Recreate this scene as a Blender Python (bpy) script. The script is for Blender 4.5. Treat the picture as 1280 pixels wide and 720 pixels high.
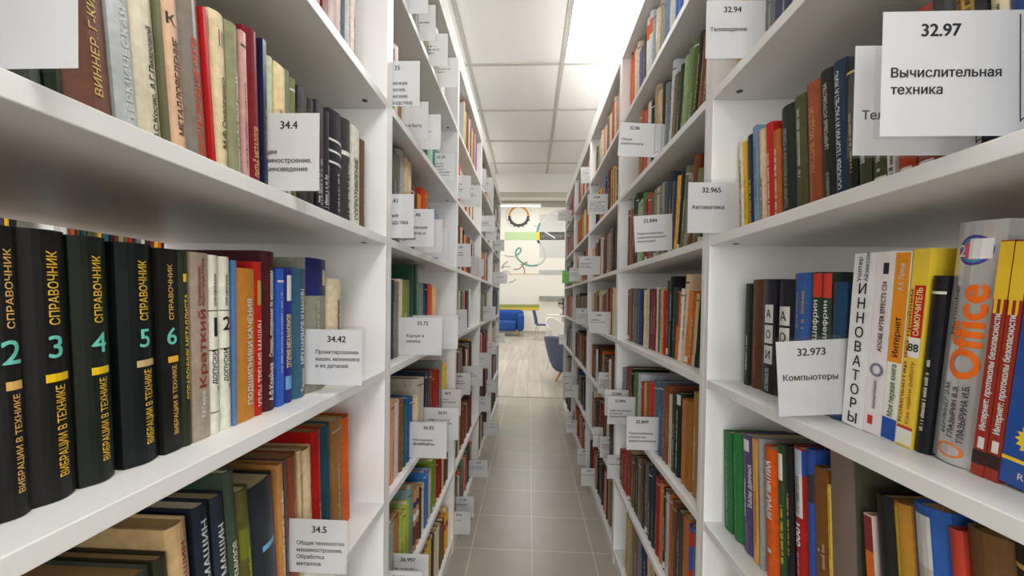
import bpy, bmesh, math, random
from math import radians as R, sin, cos, pi
from mathutils import Vector, Matrix
from mathutils.bvhtree import BVHTree
from mathutils.geometry import delaunay_2d_cdt

scene = bpy.context.scene
col = scene.collection
for o in list(bpy.data.objects):
    bpy.data.objects.remove(o)

# ------------------------------------------------------------------ camera, light, exposure
F, YAW, PITCH, ROLL, CY = 481.08, .0442, -.01652, .0140, 22.42
EYE = Vector((0, 0, 1.2))
EXPOSURE = 0.86
PANEL_W = 11.5          # ceiling light panels (radiance)
FILL_W = 38.0            # fill through each opening added behind the camera
HALL_W = 9.0           # far hall panels
AMBIENT = (1, 1, 1, .0)

_f = Vector((-sin(YAW) * cos(PITCH), cos(YAW) * cos(PITCH), sin(PITCH)))
_r = Vector((cos(YAW), sin(YAW), 0))
_u = _r.cross(_f)
CR = _r * cos(ROLL) + _u * sin(ROLL)
CU = -_r * sin(ROLL) + _u * cos(ROLL)
CF = _f
cd = bpy.data.cameras.new('camera')
cam = bpy.data.objects.new('camera', cd)
col.objects.link(cam)
cam.matrix_world = Matrix(((CR.x, CU.x, -CF.x, EYE.x), (CR.y, CU.y, -CF.y, EYE.y), (CR.z, CU.z, -CF.z, EYE.z), (0, 0, 0, 1)))
cd.sensor_width = 36
cd.lens = F / 1280 * 36
cd.shift_y = CY / 1280
cd.clip_start = .02
scene.camera = cam
scene.view_settings.view_transform = 'Standard'
scene.view_settings.look = 'None'
scene.view_settings.exposure = EXPOSURE
scene.view_settings.gamma = 1
scene.view_settings.use_curve_mapping = False
w = bpy.data.worlds.new('world')
scene.world = w
w.use_nodes = True
w.node_tree.nodes['Background'].inputs[0].default_value = (.9, .95, 1, 1)
w.node_tree.nodes['Background'].inputs[1].default_value = .3


def ray(x, y):
    return CR * ((x - 640) / F) + CU * ((360 + CY - y) / F) + CF


def back(x, y, X=None, Y=None, Z=None):
    """the point of the place seen at a pixel, on the plane X, Y or Z = const"""
    v = ray(x, y)
    t = (X - EYE.x) / v.x if X is not None else (Y - EYE.y) / v.y if Y is not None else (Z - EYE.z) / v.z
    return EYE + v * t


def proj(P):
    d = Vector(P) - EYE
    z = d.dot(CF)
    return 640 + F * d.dot(CR) / z, 360 + CY - F * d.dot(CU) / z


# ------------------------------------------------------------------ measures of the place (metres)
XL, XR = .3405, .3992                 # distance of the left / right bookcase fronts from the camera line
DEEP = .548                           # bookcases are open on both long sides
POST = {'L': .899, 'R': .8756}        # near face of the first pair of uprights
BAY, TP, TB = .8758, .038, .0194
LEV = [.07, .388, .7076, 1.0276, 1.3448, 1.6657, 1.9934]   # tops of the seven shelves
TOPZ = 2.3
CEIL, HALLCEIL = 2.72, 4.7
TILE_END, BEAM_Y, WALL_Y = 4.73, 4.66, 13.7


def fx(side, set_=0):
    return -(XL + set_) if side == 'L' else XR + set_


# ------------------------------------------------------------------ materials
def lin(c):
    return tuple((v / 255 / 12.92 if v / 255 <= .04045 else ((v / 255 + .055) / 1.055) ** 2.4) for v in c) + (1,)


_m = {}


def node_mat(name):
    m = bpy.data.materials.new(name)
    m.use_nodes = True
    nt = m.node_tree
    return m, nt, nt.nodes['Principled BSDF']


def mat(c, rough=.5, kind='paint', metal=0, var=.10, scale=60, name=None):
    """procedural: a base colour with fine wear / fibre variation and a little bump"""
    key = (tuple(c), rough, kind, metal)
    if key in _m:
        return _m[key]
    m, nt, p = node_mat(name or kind)
    p.inputs['Roughness'].default_value = rough
    p.inputs['Metallic'].default_value = metal
    if kind in ('cloth', 'pages', 'lettering'):
        p.inputs['Specular IOR Level'].default_value = .28
    tc = nt.nodes.new('ShaderNodeTexCoord')
    n = nt.nodes.new('ShaderNodeTexNoise')
    n.inputs['Scale'].default_value = scale
    n.inputs['Detail'].default_value = 4
    nt.links.new(tc.outputs['Object'], n.inputs['Vector'])
    rp = nt.nodes.new('ShaderNodeValToRGB')
    L = lin(c)
    rp.color_ramp.elements[0].position = .3
    rp.color_ramp.elements[1].position = .7
    rp.color_ramp.elements[0].color = tuple(v * (1 - var) for v in L[:3]) + (1,)
    rp.color_ramp.elements[1].color = tuple(min(1, v * (1 + var)) for v in L[:3]) + (1,)
    nt.links.new(n.outputs['Fac'], rp.inputs['Fac'])
    nt.links.new(rp.outputs['Color'], p.inputs['Base Color'])
    if kind in ('cloth', 'pages', 'fabric'):
        b = nt.nodes.new('ShaderNodeBump')
        b.inputs['Strength'].default_value = .15
        b.inputs['Distance'].default_value = .001
        n2 = nt.nodes.new('ShaderNodeTexNoise')
        n2.inputs['Scale'].default_value = 700
        nt.links.new(tc.outputs['Object'], n2.inputs['Vector'])
        nt.links.new(n2.outputs['Fac'], b.inputs['Height'])
        nt.links.new(b.outputs['Normal'], p.inputs['Normal'])
    _m[key] = m
    return m


def emit(c, s, name='light_diffuser'):
    m = bpy.data.materials.new(name)
    m.use_nodes = True
    nt = m.node_tree
    nt.nodes.remove(nt.nodes['Principled BSDF'])
    e = nt.nodes.new('ShaderNodeEmission')
    e.inputs[0].default_value = lin(c)
    e.inputs[1].default_value = s
    nt.links.new(e.outputs[0], nt.nodes['Material Output'].inputs[0])
    return m


def clear_plastic():
    m = bpy.data.materials.new('clear_plastic')
    m.use_nodes = True
    nt = m.node_tree
    nt.nodes.remove(nt.nodes['Principled BSDF'])
    t = nt.nodes.new('ShaderNodeBsdfTransparent')
    t.inputs[0].default_value = (.93, .94, .94, 1)
    g = nt.nodes.new('ShaderNodeBsdfGlossy')
    g.inputs['Roughness'].default_value = .15
    n = nt.nodes.new('ShaderNodeTexNoise')
    n.inputs['Scale'].default_value = 30
    b = nt.nodes.new('ShaderNodeBump')
    b.inputs['Strength'].default_value = .1
    nt.links.new(n.outputs['Fac'], b.inputs['Height'])
    nt.links.new(b.outputs['Normal'], g.inputs['Normal'])
    mx = nt.nodes.new('ShaderNodeMixShader')
    mx.inputs[0].default_value = .09
    nt.links.new(t.outputs[0], mx.inputs[1])
    nt.links.new(g.outputs[0], mx.inputs[2])
    nt.links.new(mx.outputs[0], nt.nodes['Material Output'].inputs[0])
    return m


def tile_mat(name, c, grout, w, h, mortar, off, rough, offset=0, rot=0, loc=(0, 0, 0), var=.04, grain=None):
    m, nt, p = node_mat(name)
    tc = nt.nodes.new('ShaderNodeTexCoord')
    mp = nt.nodes.new('ShaderNodeMapping')
    mp.inputs['Location'].default_value = loc
    mp.inputs['Rotation'].default_value = (0, 0, rot)
    nt.links.new(tc.outputs['Object'], mp.inputs['Vector'])
    br = nt.nodes.new('ShaderNodeTexBrick')
    br.offset = offset
    br.squash = 1
    br.inputs['Scale'].default_value = 1
    br.inputs['Brick Width'].default_value = w
    br.inputs['Row Height'].default_value = h
    br.inputs['Mortar Size'].default_value = mortar
    br.inputs['Mortar Smooth'].default_value = .1
    L = lin(c)
    br.inputs['Color1'].default_value = tuple(v * (1 - var) for v in L[:3]) + (1,)
    br.inputs['Color2'].default_value = tuple(v * (1 + var) for v in L[:3]) + (1,)
    br.inputs['Mortar'].default_value = lin(grout)
    nt.links.new(mp.outputs['Vector'], br.inputs['Vector'])
    n = nt.nodes.new('ShaderNodeTexNoise')
    n.inputs['Detail'].default_value = 6
    if grain:
        mp2 = nt.nodes.new('ShaderNodeMapping')
        mp2.inputs['Scale'].default_value = grain
        nt.links.new(tc.outputs['Object'], mp2.inputs['Vector'])
        nt.links.new(mp2.outputs['Vector'], n.inputs['Vector'])
        n.inputs['Scale'].default_value = 1
    else:
        nt.links.new(tc.outputs['Object'], n.inputs['Vector'])
        n.inputs['Scale'].default_value = 9
    rp = nt.nodes.new('ShaderNodeValToRGB')
    a = .72 if grain else .9
    rp.color_ramp.elements[0].color = (a, a, a, 1)
    rp.color_ramp.elements[0].position = .3
    rp.color_ramp.elements[1].position = .7
    nt.links.new(n.outputs['Fac'], rp.inputs['Fac'])
    mx = nt.nodes.new('ShaderNodeMix')
    mx.data_type = 'RGBA'
    mx.blend_type = 'MULTIPLY'
    mx.inputs[0].default_value = 1
    nt.links.new(br.outputs['Color'], mx.inputs[6])
    nt.links.new(rp.outputs['Color'], mx.inputs[7])
    nt.links.new(mx.outputs[2], p.inputs['Base Color'])
    p.inputs['Roughness'].default_value = rough
    return m


WHITE = mat((236, 236, 235), .4, 'white_laminate', var=.012, scale=8)
PAPER = mat((244, 244, 247), .55, 'white_paper', var=.01)
_nt = PAPER.node_tree          # paper lets some light through
_tr = _nt.nodes.new('ShaderNodeBsdfTranslucent')
_tr.inputs[0].default_value = (.93, .93, .95, 1)
_mx = _nt.nodes.new('ShaderNodeMixShader')
_mx.inputs[0].default_value = .4
_nt.links.new(_nt.nodes['Principled BSDF'].outputs[0], _mx.inputs[1])
_nt.links.new(_tr.outputs[0], _mx.inputs[2])
_nt.links.new(_mx.outputs[0], _nt.nodes['Material Output'].inputs[0])
INK = mat((28, 28, 32), .6, 'ink')
PLASTIC = clear_plastic()
DARKMETAL = mat((45, 42, 38), .4, 'dark_fitting')


# ------------------------------------------------------------------ mesh helpers
class MB:
    """collects faces with materials and links them as ONE mesh object"""

    def __init__(self):
        self.v, self.f, self.mi, self.ms, self.mk = [], [], [], [], {}

    def slot(self, m):
        if m.name not in self.mk:
            self.mk[m.name] = len(self.ms)
            self.ms.append(m)
        return self.mk[m.name]

    def add(self, vs, fs, m, M=None):
        b = len(self.v)
        s = self.slot(m)
        self.v += [tuple(M @ Vector(v)) for v in vs] if M is not None else [tuple(v) for v in vs]
        for f in fs:
            self.f.append([b + i for i in f])
            self.mi.append(s)

    def box(self, a, b, m, M=None):
        x0, y0, z0 = a
        x1, y1, z1 = b
        self.add([(x0, y0, z0), (x1, y0, z0), (x1, y1, z0), (x0, y1, z0), (x0, y0, z1), (x1, y0, z1), (x1, y1, z1), (x0, y1, z1)],
                 [(0, 3, 2, 1), (4, 5, 6, 7), (0, 1, 5, 4), (1, 2, 6, 5), (2, 3, 7, 6), (3, 0, 4, 7)], m, M)

    def tube(self, pts, r, m, n=8, M=None, caps=True):
        vs, fs = [], []
        pts = [Vector(p) for p in pts]
        for i, p in enumerate(pts):
            t = (pts[min(i + 1, len(pts) - 1)] - pts[max(i - 1, 0)]).normalized()
            a = t.orthogonal().normalized() if i == 0 else (pa - t * pa.dot(t)).normalized()
            pa = a
            b = t.cross(a)
            rr = r[i] if isinstance(r, (list, tuple)) else r
            for k in range(n):
                vs.append(p + (a * cos(2 * pi * k / n) + b * sin(2 * pi * k / n)) * rr)
        for i in range(len(pts) - 1):
            for k in range(n):
                fs.append((i * n + k, i * n + (k + 1) % n, (i + 1) * n + (k + 1) % n, (i + 1) * n + k))
        if caps:
            fs.append(tuple(range(n))[::-1])
            fs.append(tuple((len(pts) - 1) * n + k for k in range(n)))
        self.add(vs, fs, m, M)

    def build(self, name, parent=None, smooth=False, bevel=0):
        me = bpy.data.meshes.new(name)
        me.from_pydata(self.v, [], self.f)
        for m in self.ms:
            me.materials.append(m)
        me.polygons.foreach_set('material_index', self.mi)
        if smooth:
            me.polygons.foreach_set('use_smooth', [True] * len(me.polygons))
        me.update()
        if bevel:
            bm = bmesh.new()
            bm.from_mesh(me)
            bmesh.ops.remove_doubles(bm, verts=bm.verts, dist=1e-6)
            bmesh.ops.bevel(bm, geom=[e for e in bm.edges if e.calc_face_angle(0) > .6], offset=bevel, segments=2, affect='EDGES', profile=.5)
            bm.to_mesh(me)
            bm.free()
        o = bpy.data.objects.new(name, me)
        col.objects.link(o)
        if parent is not None:
            o.parent = parent
        return o


def tag(o, label=None, cat=None, group=None, kind=None):
    for k, v in (('label', label), ('category', cat), ('group', group), ('kind', kind)):
        if v:
            o[k] = v
    return o


def empty(name, M=None):
    o = bpy.data.objects.new(name, None)
    o.empty_display_size = .02
    col.objects.link(o)
    if M is not None:
        o.matrix_world = M
    return o


# ------------------------------------------------------------------ lettering (built-in font, turned into mesh outlines)
_t = {}


def text_geo(s, bold=0.0):
    """verts, faces scaled so that a capital is 1 high and the left edge is 0; also the width"""
    k = (s, bold)
    if k in _t:
        return _t[k]
    c = bpy.data.curves.new('lettering', 'FONT')
    c.body = s
    c.size = 1
    c.resolution_u = 3
    c.fill_mode = 'NONE'
    o = bpy.data.objects.new('lettering', c)
    col.objects.link(o)
    bpy.context.view_layer.update()
    me = bpy.data.meshes.new_from_object(o.evaluated_get(bpy.context.evaluated_depsgraph_get()))
    vs = [v.co.copy() for v in me.vertices]
    nb = {}
    for e_ in me.edges:
        p_, q_ = e_.vertices
        nb.setdefault(p_, []).append(q_)
        nb.setdefault(q_, []).append(p_)
    # outlines in drawing order; overlapping strokes are filled one by one, counters are cut out
    loops, seen = [], set()
    for s0 in sorted(nb):
        if s0 in seen:
            continue
        lp, cur, prev = [], s0, None
        nxt_first = [q_ for q_ in nb[s0] if q_ == s0 + 1] or nb[s0]
        while cur is not None and cur not in seen:
            seen.add(cur)
            lp.append(cur)
            opts = nxt_first if prev is None else nb[cur]
            nx_ = [q_ for q_ in opts if q_ not in seen]
            prev, cur = cur, (nx_[0] if nx_ else None)
        if len(lp) > 2:
            loops.append(lp)

    # glyph by glyph: triangulate, keep what the outlines wind round (strokes may overlap)
    loops.sort(key=lambda lp: min(vs[k_].x for k_ in lp))
    groups, hi_ = [], -1e9
    for lp in loops:
        if min(vs[k_].x for k_ in lp) > hi_ - 1e-4:
            groups.append([])
        groups[-1].append(lp)
        hi_ = max(hi_ if len(groups[-1]) > 1 else -1e9, max(vs[k_].x for k_ in lp))
    out_v, fs = [], []
    for g_ in groups:
        pts, eds, segs = [], [], []
        for lp in g_:
            n0 = len(pts)
            pts += [Vector((vs[k_].x, vs[k_].y)) for k_ in lp]
            eds += [(n0 + k_, n0 + (k_ + 1) % len(lp)) for k_ in range(len(lp))]
        segs = [(pts[p_].x, pts[p_].y, pts[q_].x, pts[q_].y) for p_, q_ in eds]
        ov, _e, of = delaunay_2d_cdt(pts, eds, [], 0, 1e-6)[:3]
        base_ = len(out_v)
        out_v += [Vector((q_.x, q_.y, 0)) for q_ in ov]
        for t_ in of:
            cx_ = sum(ov[k_].x for k_ in t_) / len(t_)
            cy_ = sum(ov[k_].y for k_ in t_) / len(t_)
            wn = 0
            for ax, ay, bx, by in segs:
                if (ay > cy_) != (by > cy_) and cx_ < (bx - ax) * (cy_ - ay) / (by - ay) + ax:
                    wn += 1 if by > ay else -1
            if wn:
                fs.append(tuple(base_ + k_ for k_ in t_))
    vs = out_v
    bpy.data.objects.remove(o)
    bpy.data.curves.remove(c)
    bpy.data.meshes.remove(me)
    if not vs:
        _t[k] = ([], [], .5)
        return _t[k]
    x0 = min(v.x for v in vs)
    x1 = max(v.x for v in vs)
    cap = .73
    base = [((v.x - x0) / cap, v.y / cap) for v in vs]
    if bold:
        n = len(base)
        sh = ((0, 0), (bold, 0), (2 * bold, 0), (bold, bold * .6), (bold, -bold * .6))
        fs = [tuple(i + n * j for i in f) for j in range(len(sh)) for f in fs]
        base = [(x + dx, y + dy, k_) for k_, (dx, dy) in enumerate(sh) for x, y in base]
    _t[k] = (base, fs, (x1 - x0) / cap + 2 * bold)
    return _t[k]


def fake_geo(rng, length, h):
    """a line too small to read: strokes of uneven height"""
    vs, fs, x = [], [], 0
    while x < length:
        if rng.random() < .14:
            x += h * .5
            continue
        wd = h * rng.uniform(.14, .3)
        top = h * rng.choice([.72, .72, 1, .72])
        b = len(vs)
        vs += [(x, 0), (x + wd, 0), (x + wd, top), (x, top)]
        fs.append((b, b + 1, b + 2, b + 3))
        x += wd + h * rng.uniform(.1, .22)
    return vs, fs


# ------------------------------------------------------------------ the setting
def struct(name, mb, **k):
    return tag(mb.build(name, **k), kind='structure')


def slab(name, a, b, m):
    mb = MB()
    mb.box(a, b, m)
    return struct(name, mb)


TILE = tile_mat('floor_tile', (170, 162, 149), (206, 201, 188), .29, .29, .0026, 0, .28, loc=(.29 - .0302, .29 - .086, 0), var=.03)
LAMINATE = tile_mat('wood_laminate', (196, 188, 175), (120, 110, 98), 1.28, .19, .0018, 0, .4, offset=.37, rot=pi / 2, var=.1, grain=(14, .9, 1))
WALLM = mat((228, 226, 219), .7, 'wall_paint', var=.015, scale=3)
GREYW = mat((172, 170, 160), .7, 'grey_upper_wall', var=.015, scale=3)  # grey for the top of the far hall wall
CEILM = mat((246, 245, 241), .85, 'ceiling_tile', var=.02, scale=90)
GRID = mat((198, 195, 187), .6, 'ceiling_grid')
RX = 3.2
slab('floor', (-RX, -4.6, -.1), (RX, TILE_END, 0), TILE)
slab('floor_hall', (-5, TILE_END, -.1), (5, WALL_Y + .2, 0), LAMINATE)
slab('trim_threshold', (-RX, TILE_END - .012, 0), (RX, TILE_END + .012, .004), mat((168, 158, 142), .4, 'threshold'))
slab('wall_left', (-RX - .2, -4.6, 0), (-RX, BEAM_Y, 3), WALLM)
slab('wall_right', (RX, -4.6, 0), (RX + .2, BEAM_Y, 3), WALLM)
ADDED_WINX = (-2.1, 0, 2.1)
mb = MB()
mb.box((-RX - .2, -4.8, 0), (RX + .2, -4.6, .85), WALLM)
mb.box((-RX - .2, -4.8, 2.45), (RX + .2, -4.6, 3), WALLM)
for xa, xb in ((-RX - .2, -2.9), (-1.3, -.8), (.8, 1.3), (2.9, RX + .2)):
    mb.box((xa, -4.8, .85), (xb, -4.6, 2.45), WALLM)
struct('wall_behind', mb)
for i, x in enumerate(ADDED_WINX):          # windows added behind the camera; their area lights brighten cards and ceiling
    mb = MB()
    for xa, xb, za, zb_ in ((-.8, .8, .85, .91), (-.8, .8, 2.39, 2.45), (-.8, -.74, .91, 2.39), (.74, .8, .91, 2.39), (-.03, .03, .91, 2.39)):
        mb.box((x + xa, -4.73, za), (x + xb, -4.66, zb_), WHITE)
    struct('added_window_%d' % (i + 1), mb)
    ld = bpy.data.lights.new('fill_light', 'AREA')
    ld.shape = 'RECTANGLE'
    ld.size, ld.size_y = 1.6, 1.6
    ld.energy = FILL_W
    ld.color = (.97, .985, 1)
    lo_ = bpy.data.objects.new('fill_light', ld)
    lo_.location = (x, -4.9, 1.65)
    lo_.rotation_euler = (R(90), 0, 0)
    col.objects.link(lo_)
slab('ceiling', (-RX - .2, -4.8, CEIL), (RX + .2, BEAM_Y, CEIL + .2), CEILM)
slab('wall_beam', (-5.2, BEAM_Y, 2.497), (5.2, BEAM_Y + .25, HALLCEIL + .2), WALLM)
slab('wall_hall_left', (-5.2, BEAM_Y + .25, 0), (-5, WALL_Y + .2, HALLCEIL + .2), WALLM)
slab('wall_hall_right', (5, BEAM_Y + .25, 0), (5.2, WALL_Y + .2, HALLCEIL + .2), WALLM)
slab('wall_hall_near_left', (-5.2, BEAM_Y, 0), (-RX, BEAM_Y + .25, 2.497), WALLM)
slab('wall_hall_near_right', (RX, BEAM_Y, 0), (5.2, BEAM_Y + .25, 2.497), WALLM)
slab('ceiling_hall', (-5.2, BEAM_Y + .25, HALLCEIL), (5.2, WALL_Y + .2, HALLCEIL + .2), CEILM)
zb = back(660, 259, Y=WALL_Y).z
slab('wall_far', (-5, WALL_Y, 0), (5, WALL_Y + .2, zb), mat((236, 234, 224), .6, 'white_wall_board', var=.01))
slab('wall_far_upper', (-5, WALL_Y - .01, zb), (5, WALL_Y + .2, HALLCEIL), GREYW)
slab('baseboard_far', (-5, WALL_Y - .02, 0), (5, WALL_Y, .1), mat((190, 184, 172), .5, 'baseboard'))
# suspended-ceiling bars on a 600 mm grid
mb = MB()
for i in range(-5, 6):
    x = .19 + .6 * i
    mb.box((x - .012, -4.6, CEIL - .006), (x + .012, BEAM_Y, CEIL - .0004), GRID)
for j in range(-11, 4):
    y = 2.504 + .6 * j
    for i in range(-6, 6):
        x = .19 + .6 * i
        mb.box((max(-RX, x + .012), y - .012, CEIL - .006), (min(RX, x + .588), y + .012, CEIL - .0004), GRID)
struct('trim_ceiling_grid', mb)


def panel(x, y, label, strength=None, z=CEIL, s=.6, grp='square ceiling light panels'):
    t = tag(empty('ceiling_light', Matrix.Translation((x, y, z))), label, 'ceiling light', grp)
    fr = MB()
    h = s / 2 - .013
    for a, b in (((-h, -h), (h, -h + .004)), ((-h, h - .004), (h, h)), ((-h, -h + .004), (-h + .004, h - .004)), ((h - .004, -h + .004), (h, h - .004))):
        fr.box((a[0], a[1], -.009), (b[0], b[1], -.0005), WHITE)
    fr.build('frame', t)
    d = MB()
    k = h - .0043
    d.add([(-k, -k, -.004), (k, -k, -.004), (k, k, -.004), (-k, k, -.004)], [(3, 2, 1, 0)], emit((255, 252, 249), strength or PANEL_W))
    d.build('diffuser', t)


panel(.49, 2.204, 'glowing white square ceiling panel above the right bookcases')
for x, y, l in ((-.71, -1.996, 'added ceiling panel behind the camera, left of the aisle'), (.49, -1.996, 'added ceiling panel behind the camera, right of the aisle'),  # both rear rows added so the cards facing the camera are brighter
                (.49, -3.796, 'added ceiling panel at the back of the room on the right'), (-.71, -3.796, 'added ceiling panel at the back of the room on the left'),
                (.49, -.196, 'lit ceiling panel overhead, just behind the camera'), (-1.31, 2.204, 'lit ceiling panel over the next aisle to the left'),
                (-1.31, -.196, 'lit ceiling panel over the near end of the next left aisle'), (-1.31, 4.004, 'added ceiling panel over the far end of the next left aisle'),  # far-end panel added to bounce light off bookcase tops onto the ceiling
                (2.29, 1.004, 'lit ceiling panel over the next aisle to the right'), (1.69, 3.404, 'added ceiling panel over the far end of the next right aisle')):  # its far-end panel is likewise added for more bounced light
    panel(x, y, l)
for x in (-2.5, 0, 2.5):
    for y in (6.2, 9.2, 12.2):
        panel(x, y, 'lit square panel in the high ceiling of the far hall', HALL_W, HALLCEIL, .9, 'panels in the high hall ceiling')

# ------------------------------------------------------------------ bookcases
def bevbox(a, b, m, name, parent, bev=.0012):
    mb = MB()
    mb.box(a, b, m)
    return mb.build(name, parent, bevel=bev)


BAYWORD = ['nearest', 'second', 'third', 'fourth', 'farthest']
SOLID = []      # (box corners) of everything that hides books, for the visibility count


def bookcase(side, k, label):
    """one open unit: two uprights, eight boards, a plinth and a crown rail; k = 0 is the one beside the camera"""
    y0 = POST[side] + (k - 1) * BAY + TP / 2
    y1 = y0 + BAY
    s = -1 if side == 'L' else 1
    t = tag(empty('bookcase', Matrix.Translation((fx(side), y0, 0))), label, 'bookcase', 'white bookcases along the aisle')

    def bx(xa, ya, za, xb, yb, zb, name, bev=.0012):
        a, b = sorted((s * xa, s * xb))
        SOLID.append(((fx(side) + a, y0 + ya, za), (fx(side) + b, y0 + yb, zb)))
        return bevbox((a, ya, za), (b, yb, zb), WHITE, name, t, bev)
    h = TP / 2 - .0003
    bx(0, .0003, 0, DEEP, h, TOPZ, 'side_panel')
    bx(0, BAY - h, 0, DEEP, BAY - .0003, TOPZ, 'side_panel')
    for z in LEV + [TOPZ]:
        bx(0, h + .0004, z - TB, DEEP, BAY - h - .0004, z, 'shelf')
    bx(.004, h + .0004, 0, .02, BAY - h - .0004, LEV[0] - TB - .0005, 'plinth')
    bx(.003, .0003, TOPZ + .0005, .02, BAY - .0003, TOPZ + .085, 'crown_rail')
    if k < 4:
        for z in LEV[3:] + [TOPZ]:
            for yy in (h + .036, BAY - h - .036):
                c = MB()
                c.tube([(s * .038, yy, z - TB - .0012), (s * .038, yy, z - TB - .0001)], .0062, DARKMETAL, 12)
                c.build('cam_fitting', t)
    return t


for side, word in (('L', 'left'), ('R', 'right')):
    for k in range(5):
        lab = {0: f'white bookcase nearest the camera on the {word}', 4: f'white bookcase at the far end of the {word} row'}.get(
            k, f'{BAYWORD[k]} white bookcase from the camera on the {word} side')
        bookcase(side, k, lab)
# the rows beyond, glimpsed through the open backs
for side, word in (('L', 'left'), ('R', 'right')):
    s = -1 if side == 'L' else 1
    x = fx(side) + s * (DEEP + .78)
    for k in range(3):
        y0 = -.2 + k * 1.5
        t = tag(empty('bookcase', Matrix.Translation((x, y0, 0))), f'white bookcase in the next aisle, seen through the {word} shelves', 'bookcase', f'bookcases of the next {word} aisle')
        for a, b, n in [((0, 0, 0), (s * .3, .019, 2.3), 'side_panel'), ((0, 1.48, 0), (s * .3, 1.499, 2.3), 'side_panel')] + \
                [((0, .0195, z - TB), (s * .3, 1.4795, z), 'shelf') for z in LEV + [TOPZ]]:
            lo = tuple(min(p, q) for p, q in zip(a, b))
            hi = tuple(max(p, q) for p, q in zip(a, b))
            bevbox(lo, hi, WHITE, n, t)
            SOLID.append(((x + lo[0], y0 + lo[1], lo[2]), (x + hi[0], y0 + hi[1], hi[2])))

# ------------------------------------------------------------------ books: first only described, built once we know which show
BOOKS = []


class Book:
    pass


def ypx(x, X, z):
    y = 375
    for _ in range(12):
        P = back(x, y, X=X)
        y = proj((X, max(P.y, .03), z))[1]
    return P.y


C = dict(bk=(30, 31, 32), dg=(36, 48, 36), gn=(45, 110, 60), lg=(150, 175, 140), ol=(98, 98, 62), nv=(32, 42, 72), bl=(42, 84, 150), sk=(96, 150, 205),
         te=(38, 96, 104), tq=(90, 155, 145), rd=(186, 36, 30), mr=(104, 34, 36), br=(112, 68, 42), db=(64, 44, 34), or_=(222, 96, 30), ru=(158, 76, 40),
         ye=(232, 188, 50), tn=(170, 132, 84), cr=(222, 206, 172), wh=(228, 226, 218), gy=(128, 128, 122), lgy=(178, 180, 178), dgy=(72, 74, 74), pk=(206, 150, 140),
         pu=(98, 76, 128), bg=(176, 160, 142), gb=(84, 106, 126), ml=(150, 146, 110), pe=(232, 190, 158), lm=(160, 190, 60))


def cc(c):
    return C[c] if isinstance(c, str) else c


def row(side, bay, lev, items, set_=.04, zm=0.0, lean=0):
    """items: (x0, x1, ytop or None, colour, options); x in pixels where the spine is zm above the shelf"""
    z = LEV[lev]
    X = fx(side, set_)
    out = []
    for it in items:
        x0, x1, yt, c = it[:4]
        op = dict(it[4]) if len(it) > 4 else {}
        th = R(op.pop('lean', lean))
        ya, yb = sorted((ypx(x0, X, z + zm), ypx(x1, X, z + zm)))
        b = Book()
        b.side, b.bay, b.lev, b.z = side, bay, lev, z
        b.set = op.pop('set', set_)
        b.y0 = ya + zm * math.tan(th)
        b.w = max(.004, (yb - ya) * cos(th) - .0009)
        b.lean = th
        hh = op.pop('h', None)
        if hh is None:
            if yt is None:
                hh = .215
            else:
                hh = (back((x0 + x1) / 2, yt, X=X).z - z) / max(.9, cos(th))
        b.h = max(.12, min(hh, .292))
        b.d = op.pop('d', min(.21, max(.12, b.h * .66)))
        b.c = cc(c)
        b.op = op
        out.append(b)
    out.sort(key=lambda q: q.y0)
    gap = (LEV[lev + 1] if lev < 6 else TOPZ) - TB - z - .007
    lo = POST[side] + (bay - 2) * BAY + TP + .003
    hi = POST[side] + (bay - 1) * BAY - .003
    for q in out:
        q.h = min(q.h, gap - q.w * abs(sin(q.lean)))
        if q.lean < 0:
            hi = min(hi, POST[side] + (bay - 1) * BAY - .003 - q.h * sin(-q.lean)) if q is out[-1] else hi
    a0, e0 = max(out[0].y0, lo), out[-1].y0 + out[-1].w / cos(out[-1].lean)
    if e0 > hi:                       # keep the run inside its bay
        k = (hi - a0) / (e0 - a0)
        for q in out:
            q.y0 = a0 + (q.y0 - a0) * k
            q.w *= k
    split = []
    for q in out:                     # a stretch of one colour too wide for one volume is a pair or set
        n = max(1, round(q.w / .034)) if q.w > .05 and not q.op.get('wide') else 1
        for j in range(n):
            c = Book()
            c.__dict__.update(q.__dict__)
            c.w = q.w / n - (.0009 if n > 1 else 0)
            c.y0 = q.y0 + j * q.w / n
            if n > 1:
                c.h = q.h - .004 * (j % 2)
                c.c = tuple(max(0, min(255, v + (9 if j % 2 else 0))) for v in q.c)
            split.append(c)
    out = split
    end = -9
    for b in out:
        if b.y0 < end:
            dy = end - b.y0
            b.w = max(.004, b.w - dy)
            b.y0 = end
        end = b.y0 + b.w / cos(b.lean) + .0008
    BOOKS.extend(out)
    return out


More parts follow.
